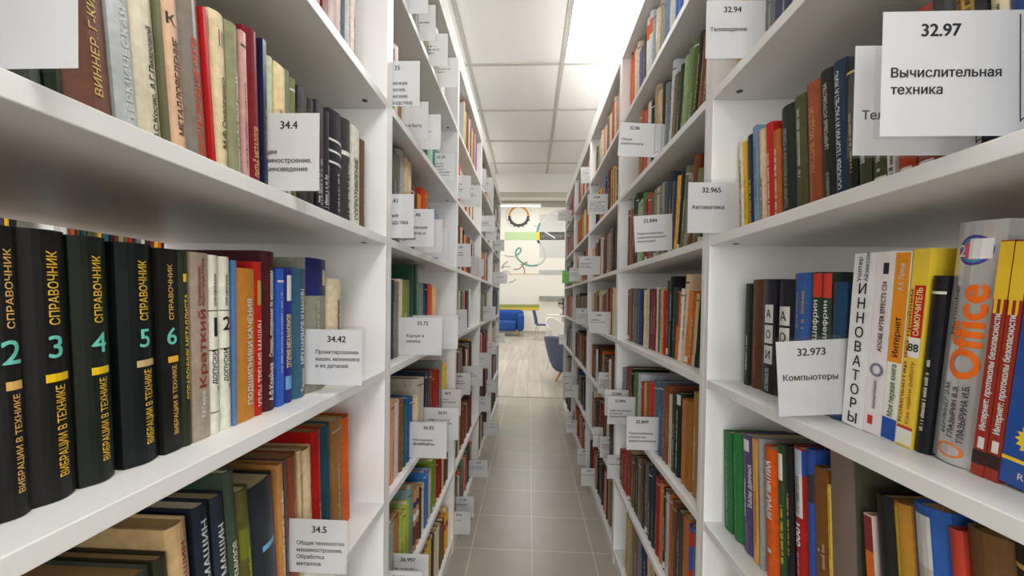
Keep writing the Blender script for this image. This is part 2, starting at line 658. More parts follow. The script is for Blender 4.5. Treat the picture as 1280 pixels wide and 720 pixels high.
def fill(side, bay, lev, pal, a=0.02, b=.8, seed=0, hr=(.19, .235), tr=(.010, .032), set_=.04, back_row=False):
    """a run of books between two fractions of the bay"""
    rng = random.Random(seed * 7919 + lev * 101 + bay * 13 + (5 if side == 'L' else 0))
    y0 = POST[side] + (bay - 2) * BAY + TP + .004
    L = BAY - TP - .008
    y = y0 + a * L
    i = 0
    pal = pal.split() if isinstance(pal, str) else pal
    base = rng.uniform(*hr)
    while y < y0 + b * L:
        q = Book()
        q.side, q.bay, q.lev, q.z = side, bay, lev, LEV[lev]
        q.set = set_ + rng.uniform(-.004, .008)
        q.w = rng.uniform(*tr)
        if y + q.w > y0 + L:
            break
        q.y0 = y
        q.lean = 0
        if rng.random() < .35:
            base = rng.uniform(*hr)
        q.h = base + rng.uniform(-.006, .006)
        q.d = min(.2, q.h * .66)
        q.c = cc(pal[i % len(pal)] if seed < 500 else rng.choice(pal))
        q.c = tuple(max(0, min(255, v + rng.randint(-10, 10))) for v in q.c)
        q.op = {}
        BOOKS.append(q)
        y += q.w + .0011
        i += 1

def T(s, z0, z1, c, xf=.5, sz=.45, bold=.025, n='spine_title'):
    return ('t', s, z0, z1, cc(c), xf, sz, bold, n)


def N(s, zc, sz, c, xf=.5, bold=.02, n='volume_number'):
    return ('n', s, zc, sz, cc(c), xf, bold, n)


def B(z0, z1, c, x0=0.0, x1=1.0, n='spine_band'):
    return ('b', z0, z1, x0, x1, cc(c), n)


def FK(z0, z1, c, xf=.5, sz=.3):
    return ('f', z0, z1, cc(c), xf, sz, 'spine_title')


GOLD, TURQ, WT, BK = (226, 186, 60), (110, 205, 190), (225, 225, 222), (35, 34, 34)
PG = (222, 178, 96)


def vib(n, bandc, txt=GOLD):
    """one volume of the black reference set with gold lettering and a turquoise number"""
    return dict(set=.046, parts=[T('СПРАВОЧНИК', .655, .925, txt, .55, .24, .02, n='series_title'), N(n, .535, .62, TURQ, .55), B(.445, .475, bandc, .32, .88),
                                 T('ВИБРАЦИИ В ТЕХНИКЕ', .085, .43, txt, .6, .24, .02, n='volume_title')],
                lab=f'thick black-green reference volume numbered {n} in turquoise with gold lettering', d=.19, lean=2.2, wide=1)


# ---- left, nearest bookcase
row('L', 1, 4, [
    (14, 60, None, (88, 92, 84), dict(lean=5, h=.25, parts=[B(.10, .16, (190, 170, 90), .2, .8, 'gold_ornament')], lab='grey-green book with a gold ornament behind the blank plastic card')),
    (60, 85, None, 'dg', dict(lean=5, h=.24)),
    (86, 151, None, (122, 76, 66), dict(lean=5, h=.27, d=.2, parts=[T('ВИННЕР. Г-КИБЛЕТ', .09, .5, (222, 190, 110), .6, .2)], lab='thick reddish-brown book with a gold vertical title')),
    (151, 179, None, (190, 197, 200), dict(lean=5, h=.27, parts=[T('ТЕРМИЧЕСКАЯ ОБРАБОТКА', .06, .75, (222, 226, 226), .5, .3)], lab='pale grey-blue book with faint embossed lettering')),
    (179, 208, None, (226, 216, 196), dict(lean=5, h=.25, parts=[T('З.С.Косис, А.Г.Пиаровой', .04, .46, BK, .6, .28), B(.86, .93, BK, .5, .54, 'spine_stripe'), B(.86, .93, BK, .62, .66, 'spine_stripe'), B(.86, .93, BK, .74, .78, 'spine_stripe')], lab="cream book with black authors' names up its spine")),
    (208, 215, None, (112, 112, 84), dict(lean=5, h=.245, lab='thin olive-grey book between the cream and the peach book')),
    (215, 239, None, (234, 188, 156), dict(lean=5, h=.25, parts=[T('МЕТАЛЛОВЕДЕНИЕ', .1, .49, (70, 56, 50), .6, .36), N('К.', .56, .5, (70, 56, 50))], lab='peach book titled МЕТАЛЛОВЕДЕНИЕ in dark capitals')),
    (239, 266, None, (136, 132, 122), dict(lean=5, h=.238, parts=[T('МИКРОЛЕГИРОВАНИЕ СТАЛИ', .04, .58, (226, 88, 50), .55, .34), B(.86, .98, (210, 100, 70), .3, .36, 'spine_stripe'), B(.86, .98, (210, 100, 70), .48, .54, 'spine_stripe'), B(.86, .98, (210, 100, 70), .66, .72, 'spine_stripe')], lab='mottled grey book with an orange-red vertical title')),
    (266, 271, 22, (190, 34, 30), dict(lean=5, lab='very thin bright red book between grey and cream books')),
    (271, 290, 23, (228, 208, 168), dict(lean=2.5, parts=[T('М.Ф.Сидоренко', .18, .62, (90, 76, 60), .6, .34), B(.8, .9, BK, .4, .45, 'spine_stripe'), B(.8, .9, BK, .56, .61, 'spine_stripe'), B(.8, .9, BK, .72, .77, 'spine_stripe')], lab='cream book with three short dark stripes near its top')),
    (290, 306, 36, (148, 146, 112), dict(lean=2.5, parts=[FK(.04, .7, WT, .6, .4)], lab='olive-grey book with white lettering beside the cream one')),
    (306, 313, 45, (206, 164, 150), dict(lean=2.5)),
    (313, 331, 44, (120, 34, 42), dict(lean=2.5, parts=[T('ЛИТЬЁ МЕТАЛЛОВ', .08, .4, (224, 180, 130), .5, .3)], lab='dark maroon book with pale lettering left of the 34.4 card')),
    (331, 336, 53, 'nv', dict(lean=1.6)), (336, 346, 74, (196, 204, 176), dict(lean=1.6)), (346, 359, 84, (236, 214, 164), dict(lean=1.6, lab='cream-yellow book standing behind the 34.4 card')),
    (359, 366, 91, (120, 138, 112), dict(lean=1.6)), (366, 373, 101, (132, 130, 76), dict(lean=1.6)),
    (373, 396, 117, (44, 46, 48), dict(lean=0.8, lab='glossy black book at the right edge of the 34.4 card', parts=[FK(.2, .6, WT, .5, .2)])),
    (396, 415, 133, (40, 42, 46), dict(lean=0.8, parts=[FK(.1, .5, WT, .6, .3), FK(.1, .4, WT, .3, .25)], lab='black book with small white lettering, fourth from the end')),
    (415, 431, 142, (40, 42, 44), dict(lean=0.8, parts=[B(.72, .74, WT), B(.62, .64, WT), B(.52, .54, WT), FK(.1, .45, WT, .5, .4)], lab='black book crossed by thin white bands')),
    (431, 441, 151, (64, 66, 68), dict(lean=0.8, parts=[B(.66, .7, WT), FK(.1, .6, WT, .5, .5)], lab='black-and-white striped book beside the white Сопротивление book')),
    (441, 450, 160, (226, 222, 208), dict(lean=0.8, parts=[T('СОПРОТИВЛЕНИЕ', .1, .7, BK, .5, .5)], lab='slim off-white book with black title near the shelf end')),
    (450, 459, 176, (112, 84, 54), dict(lean=0.8, lab='slim brown book, last on the shelf beside the upright')),
], set_=.034, zm=.015)
row('L', 1, 3, [
    (-50, 4, None, (22, 26, 23), dict(set=.046, h=.225, d=.19, lean=2.2, lab='black-green volume mostly outside the left edge of the picture')),
    (5, 47, 286, (21, 25, 21), vib('2', (226, 180, 100), PG)), (48, 106, 291, (21, 27, 22), vib('3', (240, 200, 30))),
    (108, 153, 299, (22, 28, 23), vib('4', (240, 200, 30))), (163, 207, 307, (20, 25, 22), vib('5', (206, 180, 130))), (207, 231, 313, (22, 27, 23), vib('6', (236, 180, 60), PG)),
    (231, 243, 314, (40, 44, 36), dict(lean=1.8, parts=[T('СПРАВОЧНИК МЕТАЛЛИСТА', .24, .78, GOLD, .6, .4), B(.84, .88, GOLD, .35, .8, 'gold_ornament')], lab='thin dark green book with gold lettering beside volume 6')),
    (243, 265, 317, (166, 152, 138), dict(lean=1.2, parts=[T('справочник', .72, .93, (140, 56, 36), .4, .2), T('конструктора', .72, .97, (140, 56, 36), .62, .2), T('Краткий', .28, .70, (140, 56, 36), .55, .42), T('Р.И.Гжиров', .12, .26, WT, .55, .26)], lab="beige book titled Краткий справочник конструктора in brown")),
    (265, 279, 320, (226, 220, 210), dict(lean=1.2, parts=[T('СПРАВОЧНИК', .72, .9, BK, .5, .22), N('1', .55, .66, BK, .5, .03), T('ДОПУСКИ', .28, .47, BK, .35, .26), T('И ПОСАДКИ', .24, .47, BK, .68, .2), B(.69, .695, BK, .05, .95), B(.47, .475, BK, .05, .95), B(.12, .125, BK, .05, .95)], lab='white handbook with black number 1 on its spine')),
    (279, 293, 322, (224, 220, 212), dict(lean=1.2, parts=[T('СПРАВОЧНИК', .72, .9, BK, .5, .22), N('2', .58, .66, BK, .5, .03), T('ДОПУСКИ', .28, .47, BK, .35, .26), T('И ПОСАДКИ', .24, .47, BK, .68, .2), B(.69, .695, BK, .05, .95), B(.47, .475, BK, .05, .95)], lab='white handbook with black number 2 on its spine')),
    (293, 297, 326, (88, 132, 176), dict(lean=0.6, lab='very thin light blue booklet beside the white handbooks')),
    (297, 320, 336, (190, 130, 46), dict(lean=0.6, parts=[T('ПОДШИПНИКИ КАЧЕНИЯ', .1, .8, WT, .7, .3)], lab='orange-tan book with a white title left of the red book')),
    (320, 331, 328, (178, 30, 26), dict(lean=0.6, parts=[T('УЗЛЫ ТРЕНИЯ МАШИН', .06, .62, (232, 200, 190), .55, .5), B(.72, .88, (170, 150, 70), .3, .8, 'emblem')], lab='bright red book with a yellow-green emblem on top')),
    (331, 348, 315, (74, 26, 28), dict(lean=0.6, d=.22, parts=[T('А.Ф.Крайнев', .06, .3, WT, .5, .32), T('Словарь-справочник по механизмам', .34, .88, WT, .5, .3)], lab='tall dark maroon dictionary with white lettering up its spine')),
    (348, 356, 336, (52, 92, 190), dict(lean=0.6)),
    (356, 369, 336, (38, 48, 134), dict(lean=0.6, parts=[T('ТЕОРИЯ МЕХАНИЗМОВ', .26, .66, (226, 210, 120), .4, .26), T('В ВОПРОСАХ', .26, .66, (226, 210, 120), .72, .26), B(.76, .95, (220, 222, 214), .3, .85, 'spine_label'), B(.1, .2, (110, 160, 210), .2, .85)], lab='royal blue book with two lines of gold lettering and white sticker')),
    (369, 386, 336, (54, 98, 122), dict(lean=0.6, parts=[T('Теория', .04, .22, WT, .6, .36), T('МЕХАНИЗМОВ И МАШИН', .26, .84, WT, .6, .36)], lab='teal-blue book titled Теория механизмов и машин in white')),
    (386, 411, 324, (140, 146, 130), dict(wide=1, lean=0.6, parts=[B(.72, 1.0, (38, 44, 104)), B(.8, .92, (206, 206, 160), .7, .95, 'spine_label'), FK(.3, .68, (210, 210, 200), .45, .2)], lab='thick book, navy above and grey-green below, behind the 34.42 card')),
    (413, 430, 349, (226, 206, 176), dict(wide=1, lean=0.6, parts=[T('РАСЧЁТ И КОНСТРУИРОВАНИЕ', .2, .8, BK, .62, .24)], lab='small cream book, last on the shelf with the 34.42 card')),
], set_=.046)
row('L', 1, 2, [
    (60, 105, None, 'db', dict(lean=5, h=.2, d=.2)), (106, 148, None, 'br', dict(lean=5, h=.205, d=.2)), (150, 201, None, (84, 86, 76), dict(lean=5, h=.205, d=.2, lab='thick grey-green book at the lower left corner of the picture')),
    (202, 219, 660, (44, 48, 34), dict(lean=5, h=.21)), (220, 246, 650, (214, 186, 138), dict(lean=5, parts=[T('ДЕТАЛИ МАШИН', .3, .9, (150, 60, 40), .6, .22)], d=.2, lab='cream book with reddish-brown title on the low left shelf')),
    (252, 271, 627, (36, 40, 54), dict(lean=5, parts=[T('ДЕТАЛИ МАШИН', .2, .92, (206, 214, 214), .5, .36)], d=.2, lab='left-hand of two navy books titled ДЕТАЛИ МАШИН')),
    (273, 289, 616, (38, 44, 62), dict(lean=5, parts=[T('ДЕТАЛИ МАШИН', .2, .84, (206, 214, 214), .5, .42)], d=.2, lab='right-hand of two navy books titled ДЕТАЛИ МАШИН')),
    (289, 302, 585, (66, 82, 66), dict(lean=5, parts=[T('РЕМИЗОВ', .4, .62, (226, 226, 200), .5, .4)], lab='tall narrow grey-green book rising above its neighbours')),
    (302, 319, 609, (86, 90, 40), dict(lean=5, parts=[B(.55, .75, (110, 120, 30), .1, .9), FK(.1, .6, (190, 190, 60), .6, .24)], lab='olive book with yellow lettering beside the narrow green one')),
    (320, 348, 600, (38, 44, 54), dict(lean=5, parts=[B(.06, .86, (70, 96, 150), .78, .95, 'spine_stripe'), B(.5, .54, (120, 180, 220), .3, .9)], d=.21, lab='thick black book with a blue stripe along its spine')),
    (348, 358, 579, (184, 130, 72), dict(lean=3, parts=[FK(.05, .8, (236, 226, 206), .5, .5)], lab='tan book with white lettering behind the 34.5 card')),
    (358, 361, 574, (86, 84, 76), dict(lean=3)), (361, 375, 569, (136, 72, 46), dict(lean=3, lab='rust-brown book behind the 34.5 card')),
    (375, 380, 562, (198, 176, 138), dict(lean=3)), (380, 394, 560, (222, 200, 160), dict(lean=3, parts=[FK(.2, .7, (120, 90, 60), .7, .3)], lab='cream book between the rust-brown and red books')),
    (394, 405, 537, (170, 24, 26), dict(lean=3, lab='dark red book on the shelf with the 34.5 card')),
    (405, 417, 531, (36, 74, 86), dict(lean=3, parts=[FK(.1, .7, WT, .7, .3)], lab='dark teal book with white lettering beside the red book')),
    (417, 429, 524, (160, 112, 54), dict(lean=3, lab='tan-olive book between the teal and the orange book')),
    (429, 440, 521, (226, 92, 22), dict(lean=3, lab='bright orange book, last on the shelf with the 34.5 card')),
], set_=.05, zm=.13)
row('L', 1, 5, [(330, 360, None, 'gy', dict(h=.24)), (360, 390, None, 'cr', dict(h=.24)), (390, 404, None, (214, 176, 170), dict(h=.24)),
                (404, 421, None, (118, 44, 36), dict(h=.25, parts=[B(.02, .98, (150, 80, 60), .3, .36, 'spine_stripe')], lab='dark red book on the highest left shelf in view')),
                (421, 428, None, (226, 198, 190), dict(h=.24, lab='pale pink book on the highest left shelf in view')), (428, 433, None, (96, 116, 126), dict(h=.24)),
                (433, 440, None, (212, 212, 206), dict(h=.235, parts=[FK(.02, .9, (110, 110, 110), .5, .6)], lab='grey-white printed book on the highest left shelf in view')),
                (440, 445, None, (236, 228, 206), dict(h=.2, lab='thin cream book at the end of the highest left shelf'))], set_=.045)
row('L', 1, 1, [(340, 370, None, 'br', dict(h=.2)), (370, 400, None, 'nv', dict(h=.21)), (400, 420, None, 'cr', dict(h=.2))], set_=.05)

# ---- right, nearest bookcase
row('R', 1, 4, [
    (917, 926, 180, (230, 216, 186), dict(lean=-4, parts=[FK(.05, .8, (90, 70, 50), .5, .4)], lab='cream book, last on the shelf right of the 32.965 card')),
    (926, 929, 180, (222, 180, 40), dict(lean=-4)), (929, 938, 172, (36, 48, 80), dict(lean=-4, lab='navy book near the far end of the 32.97 shelf')), (938, 943, 160, (120, 150, 176), dict(lean=-4)),
    (943, 952, 165, (214, 192, 156), dict(lean=-4, parts=[FK(.05, .5, (90, 70, 50), .5, .4)])), (952, 961, 157, (196, 42, 34), dict(lean=-4, parts=[FK(.05, .7, (240, 210, 200), .5, .3)], lab='bright red book on the shelf with the 32.97 card')),
    (961, 970, 166, (176, 92, 46), dict(lean=-4, parts=[FK(.1, .8, WT, .5, .4)], lab='orange-brown book with white lettering beside the red one')),
    (970, 987, 136, (40, 44, 40), dict(lean=-4, parts=[T('ТЕОРИЯ УПРАВЛЕНИЯ И СВЯЗИ', .1, .8, (150, 156, 140), .5, .24)], lab='black-green book with grey vertical title on the 32.97 shelf')),
    (987, 1002, 123, (82, 84, 48), dict(lean=-4, lab='olive book between two dark books on the 32.97 shelf')),
    (1002, 1020, 106, (150, 80, 46), dict(lean=-4, parts=[T('ПАССИВ. МОДЕЛИ', .3, .8, (206, 140, 90), .55, .3)], lab='orange-brown book with faint gold title left of the black one')),
    (1020, 1037, 90, (40, 42, 42), dict(lean=-4, parts=[T('ЦИФРОВЫЕ УСТРОЙСТВА', .42, .9, (190, 190, 180), .6, .2), FK(.05, .25, (150, 150, 140), .6, .2)], lab='black book with two short lines of white lettering')),
    (1037, 1054, 78, (38, 54, 82), dict(lean=-4, parts=[T('ОСНОВЫ ТЕОРИИ И РАСЧЁТА ЖИС', .1, .93, (222, 228, 230), .45, .38)], lab='dark blue book titled ОСНОВЫ ТЕОРИИ И РАСЧЁТА')),
    (1054, 1066, 77, (30, 32, 36), dict(lean=-4, lab='black book between the dark blue book and the cards')),
    (1066, 1082, 70, (66, 72, 50), dict(lean=-4)), (1082, 1105, 60, (74, 80, 50), dict(lean=-4, lab='olive-green book below the rear Те card')),
    (1105, 1115, None, (226, 224, 216), dict(lean=-4, h=.2, parts=[FK(.05, .5, BK, .5, .6)])), (1115, 1137, None, (186, 62, 36), dict(lean=-4, h=.2, lab='orange-red book under the large 32.97 card')),
    (1137, 1165, None, (150, 60, 44), dict(lean=-4, h=.2)), (1165, 1195, None, 'dgy', dict(lean=-4, h=.24, lab='dark grey book rising above the large 32.97 card')),
    (1195, 1222, None, (190, 150, 70), dict(lean=-4, h=.243, lab='mottled gold book rising above the large 32.97 card', parts=[FK(.6, .98, (70, 50, 20), .3, .3), FK(.6, .98, (70, 50, 20), .7, .3)])),
    (1222, 1240, None, 'bk', dict(lean=-4, h=.24)), (1240, 1264, None, (226, 210, 174), dict(lean=-4, h=.245, lab='cream book rising above the large 32.97 card')), (1264, 1300, None, (40, 64, 126), dict(lean=-4, h=.245, lab='blue book above the right edge of the 32.97 card')),
    (1300, 1330, None, 'bk', dict(lean=-4, h=.24)), (1330, 1400, None, (30, 90, 150), dict(lean=-4, h=.25)),
], set_=.05)
SC = (240, 240, 240)
row('R', 1, 3, [
    (929, 934, 355, (38, 46, 42), {}), (934, 950, 350, (98, 56, 34), dict(parts=[FK(.1, .5, (150, 100, 60), .5, .2)], lab='brown book at the far end of the 32.973 shelf')),
    (950, 966, 350, (34, 35, 38), dict(parts=[B(.62 - .18 * i, .78 - .18 * i, (222, 222, 218), .22, .84, 'letter_tile') for i in range(3)] + [N('АОИ'[i], .70 - .18 * i, .4, BK, .53, n='tile_letter') for i in range(3)] + [T('СИСТЕМНОЕ ПО', .02, .22, WT, .5, .3)], lab='left one of two black books with white letter tiles')),
    (966, 985, 351, (34, 35, 38), dict(parts=[B(.62 - .18 * i, .78 - .18 * i, (222, 222, 218), .22, .84, 'letter_tile') for i in range(3)] + [N('АОУ'[i], .70 - .18 * i, .4, BK, .53, n='tile_letter') for i in range(3)] + [T('ТЕХНОЛОГИИ', .02, .22, WT, .5, .3)], lab='right one of two black books with white letter tiles')),
    (985, 1007, 342, (54, 98, 170), dict(parts=[B(.40, .435, (226, 196, 90)), B(.33, .365, (226, 196, 90)), FK(.58, .86, (190, 160, 80), .35, .14), FK(.58, .86, (190, 160, 80), .65, .14), B(.365, .40, (30, 40, 80))], lab='bright blue book with two gold bands across its spine')),
    (1007, 1020, 341, (44, 60, 44), dict(parts=[B(.82, .99, (206, 60, 44), .4, 1), T('Ю. Шафрин', .4, .8, WT, .6, .34, .01), N('2', .2, .36, WT, .6)], lab='left one of two dark green books with red tops')),
    (1020, 1032, 341, (44, 60, 44), dict(parts=[B(.82, .99, (206, 60, 44), .4, 1), T('Ю. Шафрин', .4, .8, WT, .6, .34, .01), N('1', .2, .36, WT, .6)], lab='right one of two dark green books with red tops')),
    (1032, 1050, 353, (36, 62, 100), dict(lab='navy blue book between green books and the white ИННОВАТОРЫ', parts=[B(.4, .5, (60, 80, 90), .3, .7, 'emblem')])),
    (1051, 1078, 320, SC, dict(lean=3.5, pb=1, parts=[N('ИННОВАТОРЫ'[i], .80 - .083 * i, .42, BK, .5, n='spine_title') for i in range(10)] + [T('Уолтер', .84, .98, (90, 90, 90), .3, .2), T('Айзексон', .84, 1.0, (90, 90, 90), .62, .2)], lab='white book titled ИННОВАТОРЫ in stacked black letters')),
    (1078, 1100, 318, (236, 235, 234), dict(lean=3.5, pb=1, parts=[T('ADOBE AFTER EFFECTS CS4', .46, .84, BK, .55, .26), B(.88, .94, (50, 40, 60), .4, .7, 'spine_label'), N('O', .36, .7, (130, 130, 150), .5, .06, n='disc_logo'), T('ОФИЦИАЛЬНЫЙ УЧЕБНЫЙ КУРС', .14, .3, (90, 90, 90), .5, .2), B(.05, .1, (206, 50, 40), .2, .5, 'red_logo')], lab='white book with a grey disc and small red logo on its spine')),
    (1100, 1118, 318, (238, 236, 226), dict(lean=3.5, pb=1, parts=[B(.42, .995, (238, 150, 30)), B(0.005, .12, (34, 84, 170)), T('Моя первая книга', .13, .41, BK, .5, .4, .01), T('Интернет', .45, .66, BK, .5, .44, .02), T('А.А. Попов', .8, .94, WT, .5, .36)], lab='white, orange and blue book titled Моя первая книга Интернет')),
    (1118, 1138, 315, (240, 206, 60), dict(lean=4, pb=1, parts=[B(.01, .09, (236, 234, 226)), B(.09, .105, (200, 50, 40)), B(.56, .82, (206, 40, 34), .3, .95), T('САМОУЧИТЕЛЬ', .57, .81, (250, 226, 160), .62, .36, .05), B(.46, .56, (240, 240, 236), .2, .95, 'spine_label'), N('88', .51, .5, BK, .55, .03, 'emblem'), T('Как найти работу', .12, .44, (200, 110, 30), .6, .26), T('Компьютер без проблем', .12, .8, (160, 40, 30), .15, .2)], lab='yellow and red book titled САМОУЧИТЕЛЬ')),
    (1138, 1156, 347, (26, 27, 30), dict(lean=4.5, lab='plain black book left of the thick silver book')),
    (1156, 1211, 285, (206, 208, 212), dict(wide=1, lean=4.7, d=.2, fin='foil', parts=[
        ('disc', .885, .36, (90, 60, 150), 'round_logo'), ('disc', .885, .30, (60, 150, 190), 'round_logo'), ('disc', .885, .23, (230, 90, 110), 'round_logo'), B(.85, .93, (232, 232, 232), .42, .84, 'sticker'), N('2', .885, .3, (240, 240, 240), .25, .02, 'round_logo'),
        T('Microsoft®', .54, .74, (50, 50, 56), .24, .11), T('Office', .36, .75, (236, 110, 30), .55, .62, .05),
        T('БЕРЛИНЕР Э.М.', .12, .34, (50, 50, 56), .3, .12), T('ГЛАЗЫРИН В.Э.', .11, .33, (50, 50, 56), .5, .12), T('ГЛАЗЫРИНА И.Б.', .1, .34, (50, 50, 56), .7, .12), ('disc', .055, .3, (230, 130, 60), 'publisher_logo'), ('disc', .055, .22, (190, 180, 180), 'publisher_logo')],
        lab='thick silver book with large orange lettering and a rainbow disc')),
    (1211, 1228, 306, (158, 50, 28), dict(lean=4.8, pb=1, parts=[B(.76, .995, (240, 200, 50)), B(.7, .76, (240, 200, 50), .1, .35), B(.7, .78, (240, 200, 50), .6, .8), T('Интернет: протоколы безопасности', .2, .7, WT, .5, .5, .06), B(.12, .17, (230, 226, 220), .3, .8, 'spine_label'), B(.05, .11, (50, 40, 36))], lab='left one of two red-brown Интернет books with yellow tops')),
    (1228, 1246, 306, (158, 50, 28), dict(lean=4.8, pb=1, parts=[B(.76, .995, (240, 200, 50)), B(.7, .76, (240, 200, 50), .1, .35), B(.7, .78, (240, 200, 50), .6, .8), T('Интернет: протоколы безопасности', .2, .7, WT, .5, .5, .06), B(.12, .17, (230, 226, 220), .3, .8, 'spine_label'), B(.05, .11, (50, 40, 36))], lab='right one of two red-brown Интернет books with yellow tops')),
    (1246, 1330, None, (36, 78, 156), dict(lean=5, h=.235, pb=1, parts=[('star', .20, .34, (244, 206, 40), 'star_badge'), T('Прочти', .19, .25, (120, 60, 30), .4, .06), B(.1, .115, (244, 206, 40)), T('ИНТЕРНЕТ', .3, .8, WT, .35, .16), N('R', .05, .14, WT, .35, .02, 'publisher_logo')], lab='blue book with a yellow starburst at the right edge')),
], set_=.058)
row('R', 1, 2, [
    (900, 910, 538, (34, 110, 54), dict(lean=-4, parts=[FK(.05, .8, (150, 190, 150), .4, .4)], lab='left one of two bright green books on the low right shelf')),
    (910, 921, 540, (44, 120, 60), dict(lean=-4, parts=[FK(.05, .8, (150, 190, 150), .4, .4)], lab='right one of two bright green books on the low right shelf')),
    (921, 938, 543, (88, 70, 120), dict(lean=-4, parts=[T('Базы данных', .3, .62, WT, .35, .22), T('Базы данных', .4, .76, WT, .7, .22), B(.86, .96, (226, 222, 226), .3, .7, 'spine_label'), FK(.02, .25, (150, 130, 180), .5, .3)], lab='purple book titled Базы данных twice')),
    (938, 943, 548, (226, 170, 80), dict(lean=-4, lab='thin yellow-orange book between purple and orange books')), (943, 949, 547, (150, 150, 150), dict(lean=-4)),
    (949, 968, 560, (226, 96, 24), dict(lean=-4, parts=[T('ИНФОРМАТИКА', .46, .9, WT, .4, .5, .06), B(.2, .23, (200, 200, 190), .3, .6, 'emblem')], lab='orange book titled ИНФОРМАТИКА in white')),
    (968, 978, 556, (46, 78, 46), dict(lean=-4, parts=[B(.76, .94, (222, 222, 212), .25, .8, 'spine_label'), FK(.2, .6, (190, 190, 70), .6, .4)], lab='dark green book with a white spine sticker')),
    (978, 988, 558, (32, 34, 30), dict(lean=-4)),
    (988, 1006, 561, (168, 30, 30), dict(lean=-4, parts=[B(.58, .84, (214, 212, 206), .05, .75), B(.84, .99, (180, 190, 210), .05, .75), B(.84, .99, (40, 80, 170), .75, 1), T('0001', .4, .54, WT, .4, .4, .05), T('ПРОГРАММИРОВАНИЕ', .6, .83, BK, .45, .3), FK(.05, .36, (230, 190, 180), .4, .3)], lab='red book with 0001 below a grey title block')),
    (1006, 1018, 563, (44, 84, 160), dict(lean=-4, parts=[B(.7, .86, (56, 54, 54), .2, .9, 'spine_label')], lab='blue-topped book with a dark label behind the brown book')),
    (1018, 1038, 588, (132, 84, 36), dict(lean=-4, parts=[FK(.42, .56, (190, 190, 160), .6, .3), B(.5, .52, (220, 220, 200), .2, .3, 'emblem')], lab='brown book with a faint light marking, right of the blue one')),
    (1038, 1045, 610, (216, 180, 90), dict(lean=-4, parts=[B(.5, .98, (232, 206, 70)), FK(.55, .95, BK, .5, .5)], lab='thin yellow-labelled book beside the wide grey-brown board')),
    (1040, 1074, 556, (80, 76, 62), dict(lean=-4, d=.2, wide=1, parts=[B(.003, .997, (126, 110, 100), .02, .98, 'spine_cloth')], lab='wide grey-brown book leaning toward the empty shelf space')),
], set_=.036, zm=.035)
row('R', 1, 2, [
    (1083, 1094, 646, (206, 196, 186), dict(lean=-6, parts=[B(.62, .8, (216, 110, 40)), B(.8, .99, (130, 50, 46))], lab='slim leaning book striped dark red, orange and white')),
    (1096, 1119, 624, (34, 34, 32), dict(lean=-6, parts=[T('ТЕМНОГО', .3, .62, WT, .35, .3), T('МОНИТОРА', .25, .55, WT, .7, .3)], lab='black book with white lettering leaning on the low right shelf')),
    (1119, 1142, 634, (180, 130, 50), dict(lean=-6, parts=[B(.02, .98, (226, 196, 40), .05, .4)], lab='tan book with a yellow spine edge leaning beside black one')),
    (1142, 1192, 641, (48, 96, 178), dict(lean=-6, parts=[B(.76, .96, (212, 214, 214), .1, .6), B(.05, .76, (190, 186, 178), .1, .6), T('ЭНЦИКЛОПЕДИЯ', .1, .7, BK, .36, .24), B(.02, .5, (176, 60, 50), .65, 1)], lab='thick blue and red encyclopedia with a silver title strip')),
    (1192, 1212, 668, (186, 60, 44), dict(lean=-6, lab='red-spined book with brown cover in the lower right corner')), (1212, 1275, 676, (110, 76, 44), dict(lean=-6, lab='brown book in the lower right corner')), (1275, 1330, 676, 'bk', dict(lean=-6)),
], set_=.036, zm=.15)
row('R', 1, 5, [(914, 926, None, (236, 200, 70), dict(h=.22, lab='yellow book under the 32.94 card')), (926, 934, None, 'cr', dict(h=.23)), (934, 942, None, 'bl', dict(h=.23)), (942, 950, None, 'dgy', dict(h=.23)), (950, 962, None, (110, 112, 116), dict(h=.24, lab='grey book beside the right edge of the 32.94 card')),
                (962, 984, None, (58, 64, 100), dict(h=.245, lab='dark blue book right of the 32.94 card')), (984, 996, None, 'pe', dict(h=.24, lab='peach book at the top edge right of the 32.94 card')), (996, 1050, None, 'bl', dict(h=.24)), (1050, 1120, None, 'dgy', dict(h=.24)), (1120, 1200, None, 'br', dict(h=.24))], set_=.045)
row('R', 1, 1, [(893, 911, 684, (196, 130, 22), dict(h=.20, parts=[FK(.75, .9, BK, .3, .1), FK(.72, .88, BK, .55, .1)], lab='yellow-ochre book at the bottom by the right upright')), (911, 925, None, (50, 60, 100), dict(h=.19)), (925, 950, None, (120, 40, 40), dict(h=.19))], set_=.04)

# ---- left, second bookcase
row('L', 2, 5, [(486, 491, None, 'db', dict(h=.2)), (491, 494, 60, 'br', {}), (494, 499, 57, (236, 232, 222), dict(lab='thin white book above the card numbered 35')), (499, 504, 112, 'tn', {}), (504, 510, 128, 'wh', {}), (510, 522, 140, 'cr', {}),
                (522, 530, 178, 'gy', {}), (530, 535, 188, 'bk', {}), (535, 542, 188, (150, 196, 160), dict(lab='mint green book left of the 35.59 card')), (542, 552, None, (60, 120, 130), dict(h=.14, lab='teal book under the 35.59 card'))])
row('L', 2, 6, [(504, 509, None, 'dgy', dict(h=.24)), (509, 514, None, (40, 70, 80), dict(h=.22)), (514, 518, None, (230, 190, 160), dict(h=.22, lab='peach book left of the upper 34 card')), (520, 530, None, 'wh', dict(h=.2)), (531, 535, None, (228, 210, 160), dict(h=.2, lab='cream-yellow book between two upper cards')), (537, 548, None, 'wh', dict(h=.21)), (549, 557, None, (232, 228, 214), dict(h=.2))], set_=.014)
